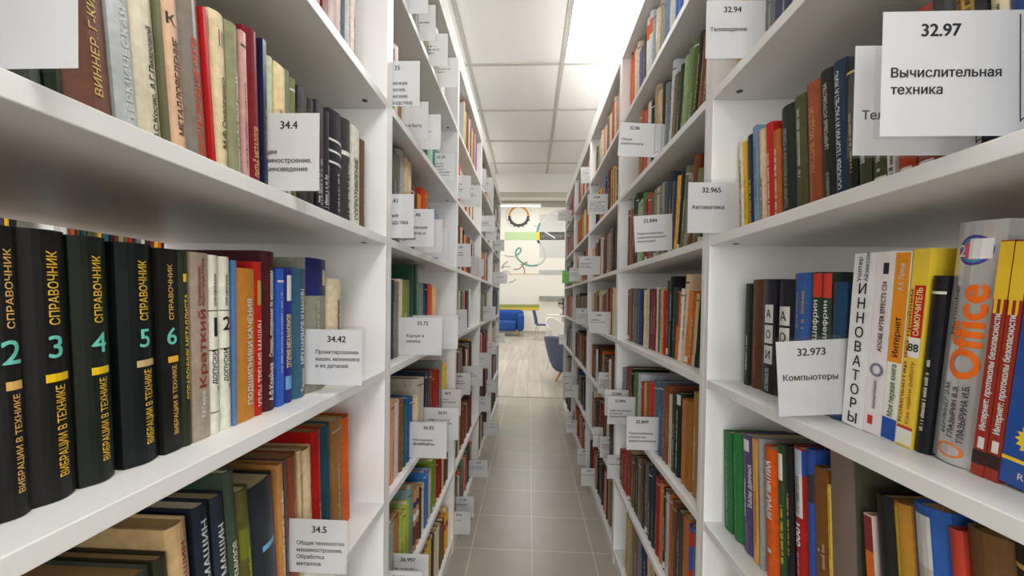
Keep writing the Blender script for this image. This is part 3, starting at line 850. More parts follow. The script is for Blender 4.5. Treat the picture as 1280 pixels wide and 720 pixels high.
row('L', 2, 4, [(484, 491, 186, 'gy', {}), (491, 500, 190, (92, 98, 84), dict(lab='grey-green book behind the card reading 35.41')), (500, 507, 186, (166, 168, 164), {}), (507, 514, 199, (214, 194, 150), dict(lab='cream book above the card reading 35.41')),
                (514, 523, 234, (96, 40, 26), dict(lab='dark maroon book above the 35.46 card')), (523, 527, 243, (200, 140, 50), {}), (527, 532, 236, (196, 56, 24), dict(lab='orange-red book above the 35.46 card')), (532, 536, 238, (160, 120, 60), {}),
                (536, 543, 262, 'dgy', {}), (543, 549, 264, (130, 146, 180), dict(lab='light blue book at the right edge of the 35.46 card'))])
row('L', 2, 3, [(489, 495, 350, (44, 58, 84), dict(lab='navy book beside the left upright on the 35.72 shelf')), (495, 499, 352, 'gy', {}), (499, 505, 349, (226, 210, 184), dict(parts=[B(.1, .2, (190, 90, 50), .3, .7, 'emblem')], lab='cream book with an orange emblem near its foot')), (505, 509, 350, (136, 140, 60), dict(parts=[B(.45, .55, (180, 190, 60), .2, .9)])), (509, 513, 350, (112, 120, 104), {}),
                (513, 518, 331, (40, 76, 58), dict(parts=[B(.25, .4, (140, 160, 150), .2, .9, 'spine_label')])), (518, 523, 331, (26, 60, 46), dict(lab='tall dark green book left of the 35.72 card')), (523, 527, 352, (80, 150, 136), dict(lab='turquoise book just above the 35.72 card')), (527, 529, 354, 'gy', {}), (529, 532, 354, (50, 66, 76), {}), (532, 536, 355, (32, 52, 96), {}), (536, 541, 355, (222, 84, 34), dict(lab='bright orange book above the 35.72 card')), (541, 546, 357, (234, 190, 140), dict(lab='peach book at the end of the 35.72 shelf'))], zm=.1)
row('L', 2, 2, [(485, 489, 500, 'or_', {}), (489, 494, 500, (226, 170, 120), {}), (494, 501, 502, (212, 200, 190), dict(parts=[FK(.05, .8, (120, 80, 60), .5, .5)], lab='white and pink patterned book on the 36.83 shelf')), (501, 505, 500, (130, 76, 44), {}), (505, 510, 505, (26, 94, 90), dict(lab='teal book on the shelf with the 36.83 card')), (510, 517, 496, (40, 84, 140), dict(lab='blue book on the shelf with the 36.83 card')), (517, 524, 496, (220, 200, 160), {}), (524, 531, 472, (196, 186, 166), dict(lab='tall beige book left of the navy book')), (531, 537, 463, (32, 42, 66), {}), (537, 541, 464, (120, 70, 60), {}), (541, 550, 465, (160, 36, 26), dict(lab='dark red book right of the navy one, 36.9 shelf')), (550, 553, 452, (130, 134, 130), {}), (553, 558, 455, (236, 190, 50), dict(lab='bright yellow book at the end of the 36.9 shelf'))], set_=.014, zm=.1)
row('L', 2, 1, [(483, 488, 665, 'gy', {}), (488, 494, 655, (150, 160, 140), {}), (494, 501, 646, (170, 110, 70), {}), (501, 513, 636, (164, 182, 70), dict(lab='lime green book above the 36.997 card')), (513, 518, 610, (120, 140, 140), {}), (518, 525, 609, (190, 140, 90), dict(parts=[B(.1, .4, (120, 60, 40)), B(.5, .6, (230, 220, 200)), B(.7, .8, (60, 60, 80))], lab='book with a many-coloured spine beside the lime green one')), (525, 528, 612, (80, 50, 70), {}), (528, 531, 606, (210, 200, 180), {}), (531, 536, 588, (56, 110, 180), dict(lab='bright blue book on the lower left shelf')), (536, 540, 590, (206, 196, 176), {}), (540, 546, 573, (120, 140, 30), dict(lab='olive-green book under the 36.83 card')), (546, 553, 572, (140, 20, 34), dict(lab='crimson book under the 36.83 card')), (553, 556, 572, (206, 186, 150), {}), (556, 561, 572, (90, 54, 36), {})], set_=.014, zm=.06)
row('L', 2, 0, [(505, 520, None, 'cr', dict(h=.19)), (520, 530, None, 'br', dict(h=.2)), (530, 540, 682, (206, 166, 60), dict(lab='ochre yellow book on the bottom left shelf')), (540, 544, 672, 'db', {}), (544, 550, 660, (210, 196, 170), {}), (550, 556, 655, (110, 80, 56), {}), (556, 561, 640, (236, 170, 40), dict(parts=[B(.6, .75, (190, 40, 30))]))], set_=.014, zm=.1)

# ---- right, second bookcase
row('R', 2, 6, [(780, 785, 88, (220, 96, 54), dict(lab='orange-red book at the far end of the top right shelf')), (785, 791, 76, (226, 208, 176), {}), (791, 796, 78, (86, 84, 130), dict(lab='violet-blue book on the top right shelf')), (796, 800, 62, (80, 62, 54), {}), (800, 807, 31, (226, 224, 220), dict(parts=[B(.7, .9, (230, 110, 50), .4, 1)], lab='white book with an orange patch, top right shelf')), (807, 812, 33, (160, 166, 172), {}), (812, 817, 28, (226, 206, 176), {}), (817, 822, 0, (172, 158, 132), dict(h=.23)), (822, 830, 10, (126, 144, 166), dict(lab='grey-blue book on the top right shelf')), (830, 837, None, (226, 224, 214), dict(h=.21)), (837, 848, None, (70, 112, 190), dict(h=.22, lab='blue book at the top edge, top right shelf', parts=[B(0, 1, WT, .4, .5, 'spine_stripe')])), (848, 857, None, (226, 110, 80), dict(h=.21, parts=[B(0, 1, WT, .35, .6, 'spine_stripe')])), (857, 880, None, 'lg', dict(h=.2))], set_=.034)
row('R', 2, 5, [(796, 800, 140, 'tn', {}), (800, 803, 142, (200, 80, 60), {}), (803, 807, 142, (212, 90, 70), dict(lab='small red book above the 32.86 card')), (807, 811, 132, (226, 216, 200), {}), (811, 815, 130, 'bk', {}), (815, 820, 112, (180, 160, 130), {}), (820, 825, 118, (222, 190, 140), dict(lab='short peach book above the 32.86 card')), (825, 829, 107, (44, 46, 48), {}), (829, 833, 108, (120, 124, 130), {}), (833, 837, 88, (200, 204, 206), dict(lean=6)), (837, 842, 80, (116, 100, 70), dict(lean=7, h=.22)), (842, 847, 67, (38, 66, 44), dict(lean=8, h=.225, lab='dark green leaning book on the 32.86 shelf')), (847, 852, 52, (150, 178, 130), dict(lean=8.5, h=.23, lab='pale green leaning book on the 32.86 shelf')), (852, 856, 48, (120, 150, 100), dict(lean=8.8, h=.235)), (856, 863, 40, (84, 106, 48), dict(lean=9, h=.24, lab='olive-green leaning book on the 32.86 shelf')), (863, 868, 38, (44, 40, 34), dict(lean=9.2, h=.235)), (868, 880, 60, (126, 82, 44), dict(lean=10, h=.22, lab='brown leaning book nearest the upright on the 32.86 shelf'))], set_=.034)
row('R', 2, 4, [(777, 780, 270, (120, 90, 70), {}), (780, 784, 268, (170, 90, 60), dict(parts=[B(0, 1, WT, .3, .45, 'spine_stripe')])), (784, 790, 247, (44, 60, 44), dict(lab='tall dark green book left of the 32.844 card')), (790, 796, 257, (160, 184, 140), dict(lab='pale green book left of the 32.844 card')), (796, 799, 248, (96, 130, 70), {}), (799, 802, 256, (120, 50, 40), {}), (802, 806, 249, (206, 54, 36), dict(lab='bright red book above the 32.844 card')), (806, 810, 250, (96, 110, 90), {}), (810, 814, 243, (140, 134, 110), {}), (814, 817, 240, (196, 186, 160), {}), (817, 820, 238, (130, 126, 110), {}), (820, 824, 234, (150, 150, 140), {}), (824, 829, 233, (60, 78, 86), {}), (829, 833, 222, (44, 54, 64), dict(lean=2)), (833, 836, 233, (60, 70, 100), dict(lean=4)), (836, 841, 228, (230, 170, 60), dict(lean=6, lab='yellow-orange leaning book on the 32.844 shelf')), (841, 845, 220, (36, 44, 44), dict(lean=7)), (845, 850, 218, (120, 110, 76), dict(lean=8.5)), (850, 853, 225, (150, 154, 150), dict(lean=9)), (853, 861, 209, (122, 66, 34), dict(lean=9.5, h=.245, lab='red-brown leaning book right of the 32.844 card')), (861, 867, 230, (130, 130, 90), dict(lean=9.6, h=.2)), (867, 877, 240, (56, 72, 50), dict(lean=9.7, h=.2))], set_=.034)
row('R', 2, 3, [(774, 780, 362, (120, 66, 40), dict(lab='brown book at the far end of the shelf below 32.844')), (780, 784, 362, (128, 122, 108), {}), (784, 788, 362, (86, 104, 88), {}), (788, 794, 363, (34, 48, 110), dict(lab='royal navy book in the row below the 32.844 card')), (794, 802, 362, (214, 196, 158), dict(lab='cream book in the row below the 32.844 card')), (802, 804, 362, 'dgy', {}), (804, 811, 363, (126, 48, 52), dict(lab='maroon book in the row below the 32.844 card')), (811, 814, 360, (222, 206, 170), {}), (814, 816, 362, (80, 110, 150), {}), (816, 819, 361, (190, 160, 110), {}), (819, 825, 364, (196, 40, 26), dict(lab='bright red book in the row below the 32.844 card')), (825, 828, 352, (70, 74, 74), {}), (828, 834, 347, (34, 36, 36), dict(parts=[B(.45, .78, (120, 170, 190), .1, .6), FK(.05, .4, WT, .4, .4)], lab='black book with a light blue panel and white lettering')), (834, 837, 360, (50, 70, 56), {}),
                (838, 841, 365, (226, 110, 40), dict(lean=4, parts=[B(.5, .98, (110, 40, 40))])), (841, 845, 362, (230, 226, 216), dict(lean=5)), (845, 850, 352, (218, 196, 156), dict(lean=6, h=.25, d=.21, lab='tall cream leaning book with orange edge')), (850, 855, 365, (214, 130, 60), dict(lean=7)), (855, 860, 366, (172, 106, 40), dict(lean=7.5)), (860, 864, 368, (206, 180, 130), dict(lean=8)), (864, 869, 366, (36, 46, 46), dict(lean=8.5, lab='dark leaning book near the right upright')), (869, 876, 390, (70, 96, 54), dict(lean=9, h=.19, parts=[B(.3, .8, (110, 60, 40))], lab='green and brown leaning book nearest the right upright'))])
row('R', 2, 2, [(771, 776, 455, (140, 146, 166), {}), (776, 781, 454, (120, 70, 44), {}), (781, 785, 456, 'bk', {}), (785, 791, 461, (70, 112, 54), dict(lab='green book above the 32.849 card')), (791, 795, 463, (190, 200, 206), {}), (795, 798, 473, (180, 44, 34), {}), (798, 801, 474, (200, 170, 110), {}), (801, 805, 474, (146, 96, 44), {}), (805, 810, 474, (206, 44, 34), dict(lab='bright red book above the 32.849 card')), (810, 816, 473, (84, 108, 130), dict(lab='left one of two grey-blue books right of 32.849')), (816, 822, 473, (70, 96, 124), dict(lab='right one of two grey-blue books right of 32.849')), (822, 831, 478, (128, 70, 48), dict(lab='brown book between grey-blue and dark green books')), (831, 835, 490, (206, 196, 160), {}), (835, 839, 490, (44, 62, 44), {}), (839, 845, 488, (36, 40, 36), dict(parts=[B(.86, .98, (206, 206, 206), .1, .9, 'spine_label'), FK(.1, .8, WT, .5, .4)], lab='black book with a white sticker at the top of its spine')), (846, 860, 497, (164, 104, 40), dict(d=.2, parts=[B(.08, .9, (190, 150, 90), .9, .93, 'spine_stripe')], lab='wide orange-brown box-like volume by the right upright')), (861, 876, 488, (150, 112, 60), dict(d=.2, lab='tan volume behind the orange-brown one by the upright'))], set_=.022, zm=.02)
row('R', 2, 1, [(771, 777, 560, (120, 60, 40), {}), (777, 781, 556, (170, 30, 34), dict(lab='red book below the 32.849 card, far end')), (781, 785, 560, 'br', {}), (785, 789, 566, (120, 90, 50), {}), (789, 794, 566, (50, 54, 40), {}), (794, 798, 570, (122, 100, 84), {}), (798, 802, 572, (60, 56, 50), {}), (802, 806, 574, (100, 96, 88), {}), (806, 810, 580, (44, 46, 48), {}), (810, 815, 578, (34, 44, 60), {}), (815, 820, 590, (150, 36, 36), dict(lab='dark red book in the row below the 32.849 card')), (820, 825, 598, (186, 110, 60), {}), (825, 829, 606, (70, 44, 34), {}), (829, 832, 612, (180, 184, 184), {}), (832, 837, 612, (176, 86, 40), dict(lab='rust-orange book in the row below the 32.849 card')), (837, 842, 622, (96, 66, 44), {}), (842, 849, 636, (66, 68, 58), {}), (849, 857, 642, (166, 106, 44), dict(lab='tan book in the row below the orange-brown volume')), (857, 864, 655, (44, 90, 190), dict(parts=[B(.4, .55, (200, 40, 50)), B(.8, .95, (200, 40, 50))], lab='blue and red book in the low row by the right upright')), (864, 873, 662, (110, 120, 110), {})], set_=.018, zm=.1)
row('R', 2, 0, [(781, 788, 645, (180, 160, 112), dict(lab='cream-tan book on the bottom right shelf')), (788, 795, 648, (120, 100, 70), {}), (795, 799, 655, (110, 122, 140), {}), (799, 806, 655, (40, 50, 70), {}), (806, 815, 690, (190, 170, 130), {}), (815, 825, 695, (150, 60, 40), {}), (825, 840, 700, (180, 130, 60), {}), (840, 860, None, 'br', dict(h=.19))], set_=.018, zm=.08)

# ---- further bookcases, row by row (colours in order from the near end)
fill('L', 3, 6, 'wh pk pk lm mr pk or_ bl pe te wh', .3, .86, 1, hr=(.245, .275), set_=.018)
fill('L', 3, 5, 'wh cr br pe or_ cr wh wh gy cr wh', .0, .8, 2, set_=.018)
fill('L', 3, 4, 'nv nv cr db or_ cr br te bk mr or_', .1, .8, 3, set_=.018)
fill('L', 3, 3, 'db br gy bl bl cr wh db lg tn gy cr rd rd', .05, .62, 4, hr=(.2, .23), set_=.018)
fill('L', 3, 2, 'br db nv ye tn br cr rd wh gy tn', .0, .74, 5, set_=.018)
fill('L', 3, 1, 'dgy br rd rd br br cr tn cr br db', .0, .75, 6, set_=.018)
fill('L', 3, 0, 'dgy gy db dgy gy dgy cr or_ br', .05, .75, 7, set_=.018)
fill('L', 4, 6, 'db cr tn cr gy br', .0, .7, 8, set_=.018)
fill('L', 4, 5, 'cr nv bl wh gy pk cr', .1, .8, 9, set_=.018)
fill('L', 4, 4, 'nv or_ or_ pe cr cr tn', .1, .8, 10, set_=.018)
fill('L', 4, 3, 'ml ml gy cr ml dgy ml gy', .05, .8, 11, hr=(.2, .22), set_=.018)
fill('L', 4, 2, 'nv nv ye rd rd or_ ye wh bl wh', .1, .85, 12, set_=.018)
fill('L', 4, 1, 'br mr nv nv nv br gy tn rd', .0, .85, 13, set_=.018)
fill('L', 4, 0, 'db bk br db cr br', .1, .75, 14, set_=.018)
fill('L', 5, 6, 'ml tn cr dgy gy tn', .0, .8, 15, set_=.018)
fill('L', 5, 5, 'bk dg bk ye bk dg', .1, .9, 16, set_=.018)
fill('L', 5, 4, 'rd cr wh wh gy wh cr', .0, .9, 17, set_=.018)
fill('L', 5, 3, 'dgy te nv te dgy te', .2, .95, 18, hr=(.24, .27), set_=.018)
fill('L', 5, 2, 'wh cr nv bl cr gy', .1, .85, 19, set_=.018)
fill('L', 5, 1, 'tn bl nv tn br', .1, .8, 20, set_=.018)
fill('L', 5, 0, 'bk db bk br bk', .1, .9, 21, set_=.018)
fill('R', 3, 6, 'ol dgy bl cr pe pk pk cr cr rd gy lgy cr ml', .02, .9, 22, set_=.018)
fill('R', 3, 5, 'dgy db gy dgy nv bl ye bl ye bl rd ye br', .0, .8, 23, set_=.018)
fill('R', 3, 4, 'dg te te db pe dg dg gy dgy gy or_ pe ru gy br bk mr ol rd pe gn', .0, .92, 24, set_=.018)
fill('R', 3, 3, 'bk gy cr cr cr cr ru rd pe dgy br ml gy tn br or_', .03, .94, 25, hr=(.2, .24), set_=.018)
fill('R', 3, 2, 'tn ru or_ db ol bk db rd wh mr gy ol dg dgy', .02, .92, 26, set_=.018)
fill('R', 3, 1, 'dgy db br dgy db dgy rd rd mr cr', .02, .85, 27, set_=.018)
fill('R', 3, 0, 'br tn nv nv bk gy tn ye db pk pk mr mr br db', .0, .9, 28, set_=.018)
fill('R', 4, 6, 'gy br rd pe ye wh cr or_ ml cr', .0, .85, 29, set_=.018)
fill('R', 4, 5, 'br ml cr ru tn wh or_ or_ rd tn ye ye', .0, .9, 30, set_=.018)
fill('R', 4, 4, 'dg lg ye bl wh br tn or_ or_ tn', .0, .9, 31, set_=.018)
fill('R', 4, 3, 'te bk te gn cr tn ml ml br tn', .0, .9, 32, set_=.018)
fill('R', 4, 2, 'br bk tn br tn nv br db tn', .0, .9, 33, set_=.018)
fill('R', 4, 1, 'nv bl nv br tn tn br', .0, .8, 34, set_=.018)
fill('R', 4, 0, 'bk rd pe br tn mr or_ cr tn', .0, .9, 35, set_=.018)
fill('R', 5, 6, 'rd pe tn or_ ml pu gy bl', .0, .9, 36, set_=.018)
fill('R', 5, 5, 'rd cr pk pu dgy pu bl mr', .0, .9, 37, set_=.018)
fill('R', 5, 4, 'dg ol ml bl bl nv dg ye', .0, .9, 38, set_=.018)
fill('R', 5, 3, 'pe or_ wh ml br tn ml br', .0, .9, 39, set_=.018)
fill('R', 5, 2, 'lg tq te wh gy wh nv wh br', .0, .9, 40, set_=.018)
fill('R', 5, 1, 'wh gy wh mr dgy br', .0, .9, 41, set_=.018)
fill('R', 5, 0, 'bk gy dgy bk br', .0, .9, 42, set_=.018)

# ---- books on the far faces of the same units and in the next aisles (only glimpsed)
MIXP = 'br cr nv gy ol tn dg mr wh db bl rd lg or_ te dgy ml ye'.split()
for side in 'LR':
    s = -1 if side == 'L' else 1
    for bay in (2, 3, 4, 5):
        for lev in range(7):
            n0 = len(BOOKS)
            fill(side, bay, lev, MIXP, .03, .85, 600 + bay * 7 + lev, tr=(.014, .04), set_=.03)
            for q in BOOKS[n0:]:
                q.orient = 'R' if side == 'L' else 'L'
                q.X0 = fx(side) + s * (DEEP - .03)
    for lev in range(7):
        n0 = len(BOOKS)
        fill(side, 1, lev, MIXP, .03, .95, 700 + lev, hr=(.165, .19), tr=(.014, .04), set_=.03)
        for q in BOOKS[n0:]:
            q.orient = 'R' if side == 'L' else 'L'
            q.X0 = fx(side) + s * (DEEP - .03)
    for k in range(3):
        for lev in range(7):
            n0 = len(BOOKS)
            POST_K = POST[side]
            fill(side, 2, lev, MIXP, 0, 1.0, 800 + k * 9 + lev, tr=(.006, .013))
            shift = (-.2 + k * 1.5 + .03) - (POST[side] + TP + .004)
            y = None
            for q in BOOKS[n0:]:
                q.orient = side
                q.X0 = fx(side) + s * (DEEP + .78 + .03)
                q.y0 = -.2 + k * 1.5 + .03 + (q.y0 - (POST[side] + TP + .004)) * 1.68
                q.w *= 1.62

RNG = random.Random(5)
for b in BOOKS:
    b.front = not hasattr(b, 'X0')
    if b.front:
        b.orient = b.side
        b.X0 = fx(b.side, b.set)


# ------------------------------------------------------------------ shelf label cards (described first: books make room for them)
CARDS = []


def card(side, bay, lev, xe, yt=None, yb=None, num=None, lines=(), tilt=0, mark=False, y=None, bx=None, fs=1.0, lab=None, tw=.113, green=False, blank=False, nx=0.0, hs=None):
    """xe: pixel of the edge that sticks out into the aisle; yt / yb: pixel of its top or bottom edge"""
    q = Book()
    zs = LEV[lev]
    if y is not None:
        P = back(xe, yt if yt is not None else yb, Y=y)
    elif yt is not None:
        P = back(xe, yt, Z=zs + .116)
    else:
        P = back(xe, yb, Z=zs + .006)
    q.side, q.bay, q.lev, q.Y, q.X, q.z = side, bay, lev, P.y, P.x, zs + .006
    q.num, q.lines, q.tilt, q.mark, q.fs, q.lab, q.tw, q.green, q.blank, q.nx = num, lines, tilt, mark, fs, lab, tw, green, blank, nx
    q.H = hs or .11
    if hs:
        q.z = P.z
    CARDS.append(q)


card('L', 1, 4, 98, yb=81, y=.247, blank=True, lab='blank clear-pocketed card at the upper left corner of the picture')
card('L', 1, 4, 403, yb=243, y=.546, nx=.012, num='34.4', lines=('Общее', 'машиностроение.', 'Машиноведение'), fs=.88)
card('L', 1, 3, 452, yb=482, y=.660, hs=.0975, tw=.091, fs=.88, num='34.42', lines=('Проектирование', 'машин, механизмов', 'и их деталей'))
card('L', 1, 2, 433, yb=718, y=.618, hs=.09, tw=.093, fs=.84, num='34.5', lines=('Общая технология', 'машиностроения.', 'Обработка', 'металлов'))
FKL = ('~', '~', '~')
card('L', 2, 6, 534, y=1.07, yt=-20, lines=FKL, num='34.6')
card('L', 2, 6, 545, yt=7, num='34.67', lines=('~', '~', '~', '~'))
card('L', 2, 6, 560, yt=42, lines=FKL)
card('L', 2, 6, 573, yt=72, lines=('~', '~'))
card('L', 2, 5, 525, yt=76, num='35', lines=('Химическая', 'технология.', 'Химические', 'производства)'), fs=1.15)
card('L', 2, 5, 534, yt=123.5, lines=('', 'Химия в быту'), fs=1.2)
card('L', 2, 5, 551.5, yt=143.6, num='35.5', lines=('~', '~', '~'))
card('L', 2, 5, 568, yt=189.5, num='35.59', lines=('~', '~', '~', '~', '~'))
card('L', 2, 4, 517.5, yt=242.6, num='35.41', lines=('Основные', 'производства'), fs=1.25)
card('L', 2, 4, 543.5, yt=262, num='35.46', lines=('Специальные', 'материалы и', 'изделия'), fs=1.2)
card('L', 2, 4, 554, yt=275, lines=('~',))
card('L', 2, 4, 561, yt=285, lines=('~',))
card('L', 2, 3, 554, yb=443, num='35.72', lines=('Каучук и', 'резина'), fs=1.15)
card('L', 2, 3, 571, yb=437, lines=())
card('L', 2, 2, 559, yb=572, num='36.83', lines=('Обогащение', 'производство', '(~'), fs=.95)
card('L', 2, 2, 572, yb=552, num='36.91', lines=('~', '~'))
card('L', 2, 2, 577, yt=486, num='36.9', lines=('~', '~'))
card('L', 2, 1, 535, yt=695, num='36.997', lines=('~', '~'))
card('L', 2, 1, 528, yt=715, num='36.996', lines=('~', '~'))
card('L', 3, 5, 588, yt=220, lines=('~', '~', '~', '~'))
card('L', 3, 5, 601, yt=232, num='36.4', lines=('~', '~'))
card('L', 3, 4, 589, yt=305, num='37.24', lines=('~', '~'))
card('L', 3, 4, 597, yt=321, lines=('~',))
card('L', 3, 4, 605, yt=324, lines=('~', '~'))
card('L', 3, 3, 584, y=1.87, yb=422, num='37.2', lines=('~',))
card('L', 3, 2, 588, yb=493, num='37.247', lines=('~', '~'))
card('L', 3, 2, 603, yb=483, lines=('~', '~'))
card('L', 3, 0, 610, yt=577, num='37.1', lines=('~', '~'))
card('L', 3, 0, 593, yt=622, num='37.28', lines=('~',))
card('L', 3, 0, 588, yt=640, num='37.8', lines=('~',))
card('L', 4, 6, 608, yt=211.5, lines=('~',))
card('L', 4, 6, 616, yt=222, lines=('~', '~'))
card('L', 4, 5, 619, yt=270, lines=('~', '~', '~'))
card('L', 4, 5, 621, yt=284, lines=('~', '~'))
card('L', 4, 3, 619.5, y=3.0, yt=382, num='37.9', lines=('~', '~'))
card('L', 4, 2, 620.5, yt=428, num='38.7', lines=('~', '~'))
card('L', 4, 2, 613, yt=441, lines=('~',))
card('L', 4, 1, 613.6, yt=495.5, num='38.5', lines=('~', '~'))
card('L', 4, 1, 620, yt=475, lines=('~',))
card('L', 4, 0, 624, yt=528, num='39.1', lines=('~',))
card('L', 5, 6, 621, y=3.9, yt=250, lines=('~', '~'))
card('L', 5, 5, 630.5, y=3.77, yt=300, lines=('~', '~'))
card('L', 5, 4, 634, y=3.7, yt=340, lines=('~', '~'))
card('L', 5, 2, 631, y=4.3, yb=424, lines=('~', '~'))

card('R', 1, 4, 1104, yt=15, num='32.97', lines=('Вычислительная', 'техника'), mark=True, fs=1.08)
card('R', 1, 4, 1066, yt=60, num='32.968', lines=('', 'Телемеханика'), mark=True, fs=1.15, nx=.03, lab='white card reading Те standing right behind the large 32.97 card')
card('R', 1, 5, 883, yt=2, num='32.94', lines=('Телевидение',), mark=True)
card('R', 1, 4, 863, y=.848, yt=233, num='32.965', lines=('Автоматика',), mark=True, fs=1.12)
card('R', 1, 3, 977, yb=521, y=.574, num='32.973', lines=('Компьютеры',), tilt=-4, mark=True, fs=1.15)
card('R', 2, 5, 773, yt=155, num='32.86', lines=('Общая', 'радиотехника'), mark=True, tilt=3)
card('R', 2, 4, 794, yt=271, num='32.844', lines=('Радиоаппаратура', '(радиоэлектронная', 'аппаратура)'), tilt=-4, mark=True, fs=.85)
card('R', 2, 2, 782, yb=561, num='32.849', lines=('Радиоприёмные', 'устройства', '(радиоприёмники)'), fs=.9)
card('R', 2, 2, 759, yb=530, num='32.846', lines=('Радиопередающие', 'устройства', '(радиопередатчики)'), fs=.85)
card('R', 2, 2, 757, yt=488, num='32.845', lines=('~', '~'))
card('R', 2, 1, 760, yt=570, num='32.81', lines=('~',))
card('R', 3, 5, 735.5, yt=242.5, num='32.88', lines=('~', '~', '~', '~', '~'))
card('R', 3, 4, 724, yt=320.5, num='32.85', lines=('~', '~', '~'))
card('R', 3, 3, 737, y=1.98, yt=383, num='32.82', lines=('~', '~'))
card('R', 3, 2, 747, yt=466, num='32.84', lines=('~', '~', '~', '~'))
card('R', 3, 1, 750, yt=545, num='32.8', lines=('~', '~', '~'))
card('R', 3, 1, 741.5, yt=534, lines=('~',))
card('R', 3, 0, 726.5, yt=585, num='31.97', lines=('~',))
card('R', 3, 0, 722, yt=561, num='31.9', lines=('~',))
card('R', 4, 6, 726.5, yt=209, lines=('~',))
card('R', 4, 4, 711.5, yt=335, num='32.2', lines=('~', '~', '~'))
card('R', 4, 3, 719.8, y=2.72, yt=385, num='31.3', lines=('~', '~', '~'))
card('R', 4, 1, 706, yt=481, num='31.2', lines=('~', '~'))
card('R', 4, 0, 708, yt=525, num='31.6', lines=('~', '~', '~'))
card('R', 4, 0, 709, yt=515, lines=('~',))
card('R', 4, 4, 703, y=3.42, yt=335, green=True, lines=('~',), lab='bright green label card near the far end of the right row')
card('R', 5, 6, 697, y=3.92, yt=263, lines=('~', '~'))
card('R', 5, 2, 699, y=4.25, yt=415, lines=('~', '~'))
card('R', 5, 1, 703, y=3.75, yt=470, lines=('~', '~'))

# slide each card into the nearest gap between two books of its shelf; tidy rows so that gap is real
for c in CARDS:
    rowb = sorted([b for b in BOOKS if b.front and (b.side, b.bay, b.lev) == (c.side, c.bay, c.lev)], key=lambda b: b.y0)
    c.leanfix = 0
    if not rowb:
        continue
    best, bd = None, 9
    for i, b in enumerate(rowb):
        for yy in (b.y0 - .0004, b.y0 + b.w / cos(b.lean) + .0004):
            if abs(yy - c.Y) < bd:
                bd, best = abs(yy - c.Y), yy
    inside = any(b.y0 - .001 < c.Y < b.y0 + b.w / cos(b.lean) + .001 for b in rowb)
    if inside and best is not None:
        c.Y = best
    # keep cards apart from one another
for i, c in enumerate(CARDS):
    for d in CARDS[:i]:
        if (d.side, d.lev) == (c.side, c.lev) and abs(d.Y - c.Y) < .0022:
            c.Y = d.Y + .003
for c in CARDS:     # thin the books either side a little so that the card has its own slot
    for b in BOOKS:
        if b.front and (b.side, b.bay, b.lev) == (c.side, c.bay, c.lev):
            e = b.y0 + b.w / cos(b.lean)
            if b.y0 < c.Y < e:
                if c.Y - b.y0 < e - c.Y:
                    dd = c.Y + .0011 - b.y0
                    b.w -= dd
                    b.y0 += dd
                else:
                    b.w -= e - c.Y + .0011
            elif 0 <= b.y0 - c.Y < .0011:
                dd = .0011 - (b.y0 - c.Y)
                b.y0 += dd
                b.w -= dd
            elif 0 <= c.Y - e < .0011:
                b.w -= .0011 - (c.Y - e)
BOOKS = [b for b in BOOKS if b.w > .0028]

# ------------------------------------------------------------------ which books show, and how much
for b in BOOKS:
    lift = b.w * abs(sin(b.lean)) if b.lean else 0
    rot = R(90) if b.orient == 'L' else R(-90)
    if b.orient == 'L':
        Y, ry = b.y0, -b.lean
        lift = b.w * sin(b.lean) if b.lean < 0 else 0
        lift = abs(lift)
    else:
        Y, ry = b.y0 + b.w * cos(b.lean), b.lean
        lift = b.w * sin(b.lean) if b.lean > 0 else 0
    b.M = Matrix.Translation((b.X0, Y, b.z + lift + .0003)) @ Matrix.Rotation(rot, 4, 'Z') @ Matrix.Rotation(ry, 4, 'Y')

vs, fs, own = [], [], []


def addbox(P8, who):
    n = len(vs)
    vs.extend(P8)
    for f in ((0, 3, 2, 1), (4, 5, 6, 7), (0, 1, 5, 4), (1, 2, 6, 5), (2, 3, 7, 6), (3, 0, 4, 7)):
        fs.append([n + i for i in f])
        own.append(who)


def corners(a, b):
    return [Vector(p) for p in ((a[0], a[1], a[2]), (b[0], a[1], a[2]), (b[0], b[1], a[2]), (a[0], b[1], a[2]), (a[0], a[1], b[2]), (b[0], a[1], b[2]), (b[0], b[1], b[2]), (a[0], b[1], b[2]))]


for a, b in SOLID:
    addbox(corners(a, b), -1)
for i, b in enumerate(BOOKS):
    addbox([b.M @ p for p in corners((0, 0, 0), (b.w, b.d, b.h))], i)
for c in CARDS:
    s = -1 if c.side == 'L' else 1
    x0, x1 = sorted((c.X, c.X + s * .165))
    addbox(corners((x0, c.Y - .0004, c.z), (x1, c.Y + .0004, c.z + c.H)), -1)
tree = BVHTree.FromPolygons(vs, fs)
for b in BOOKS:
    b.hits = 0
    b.vz = -9
for py in range(0, 720, 2):
    for px in range(0, 1280, 2):
        hit = tree.ray_cast(EYE, ray(px + 1, py + 1))
        if hit[2] is not None and own[hit[2]] >= 0:
            BOOKS[own[hit[2]]].hits += 1
order = sorted((b for b in BOOKS if b.front), key=lambda b: -b.hits)
for b in BOOKS:
    b.solo = False
for b in order[:300]:
    b.solo = b.hits > 0
print('BOOKS', len(BOOKS), 'seen', sum(b.hits > 0 for b in BOOKS), 'front seen', sum(b.hits > 0 for b in BOOKS if b.front), 'smallest own', order[min(299, len(order) - 1)].hits)

# ------------------------------------------------------------------ building a book


def spine_y(x, w, bulge):
    s = max(-1, min(1, 2 * x / w - 1))
    return bulge * (1 - cos(pi / 2 * s)) if bulge else 0


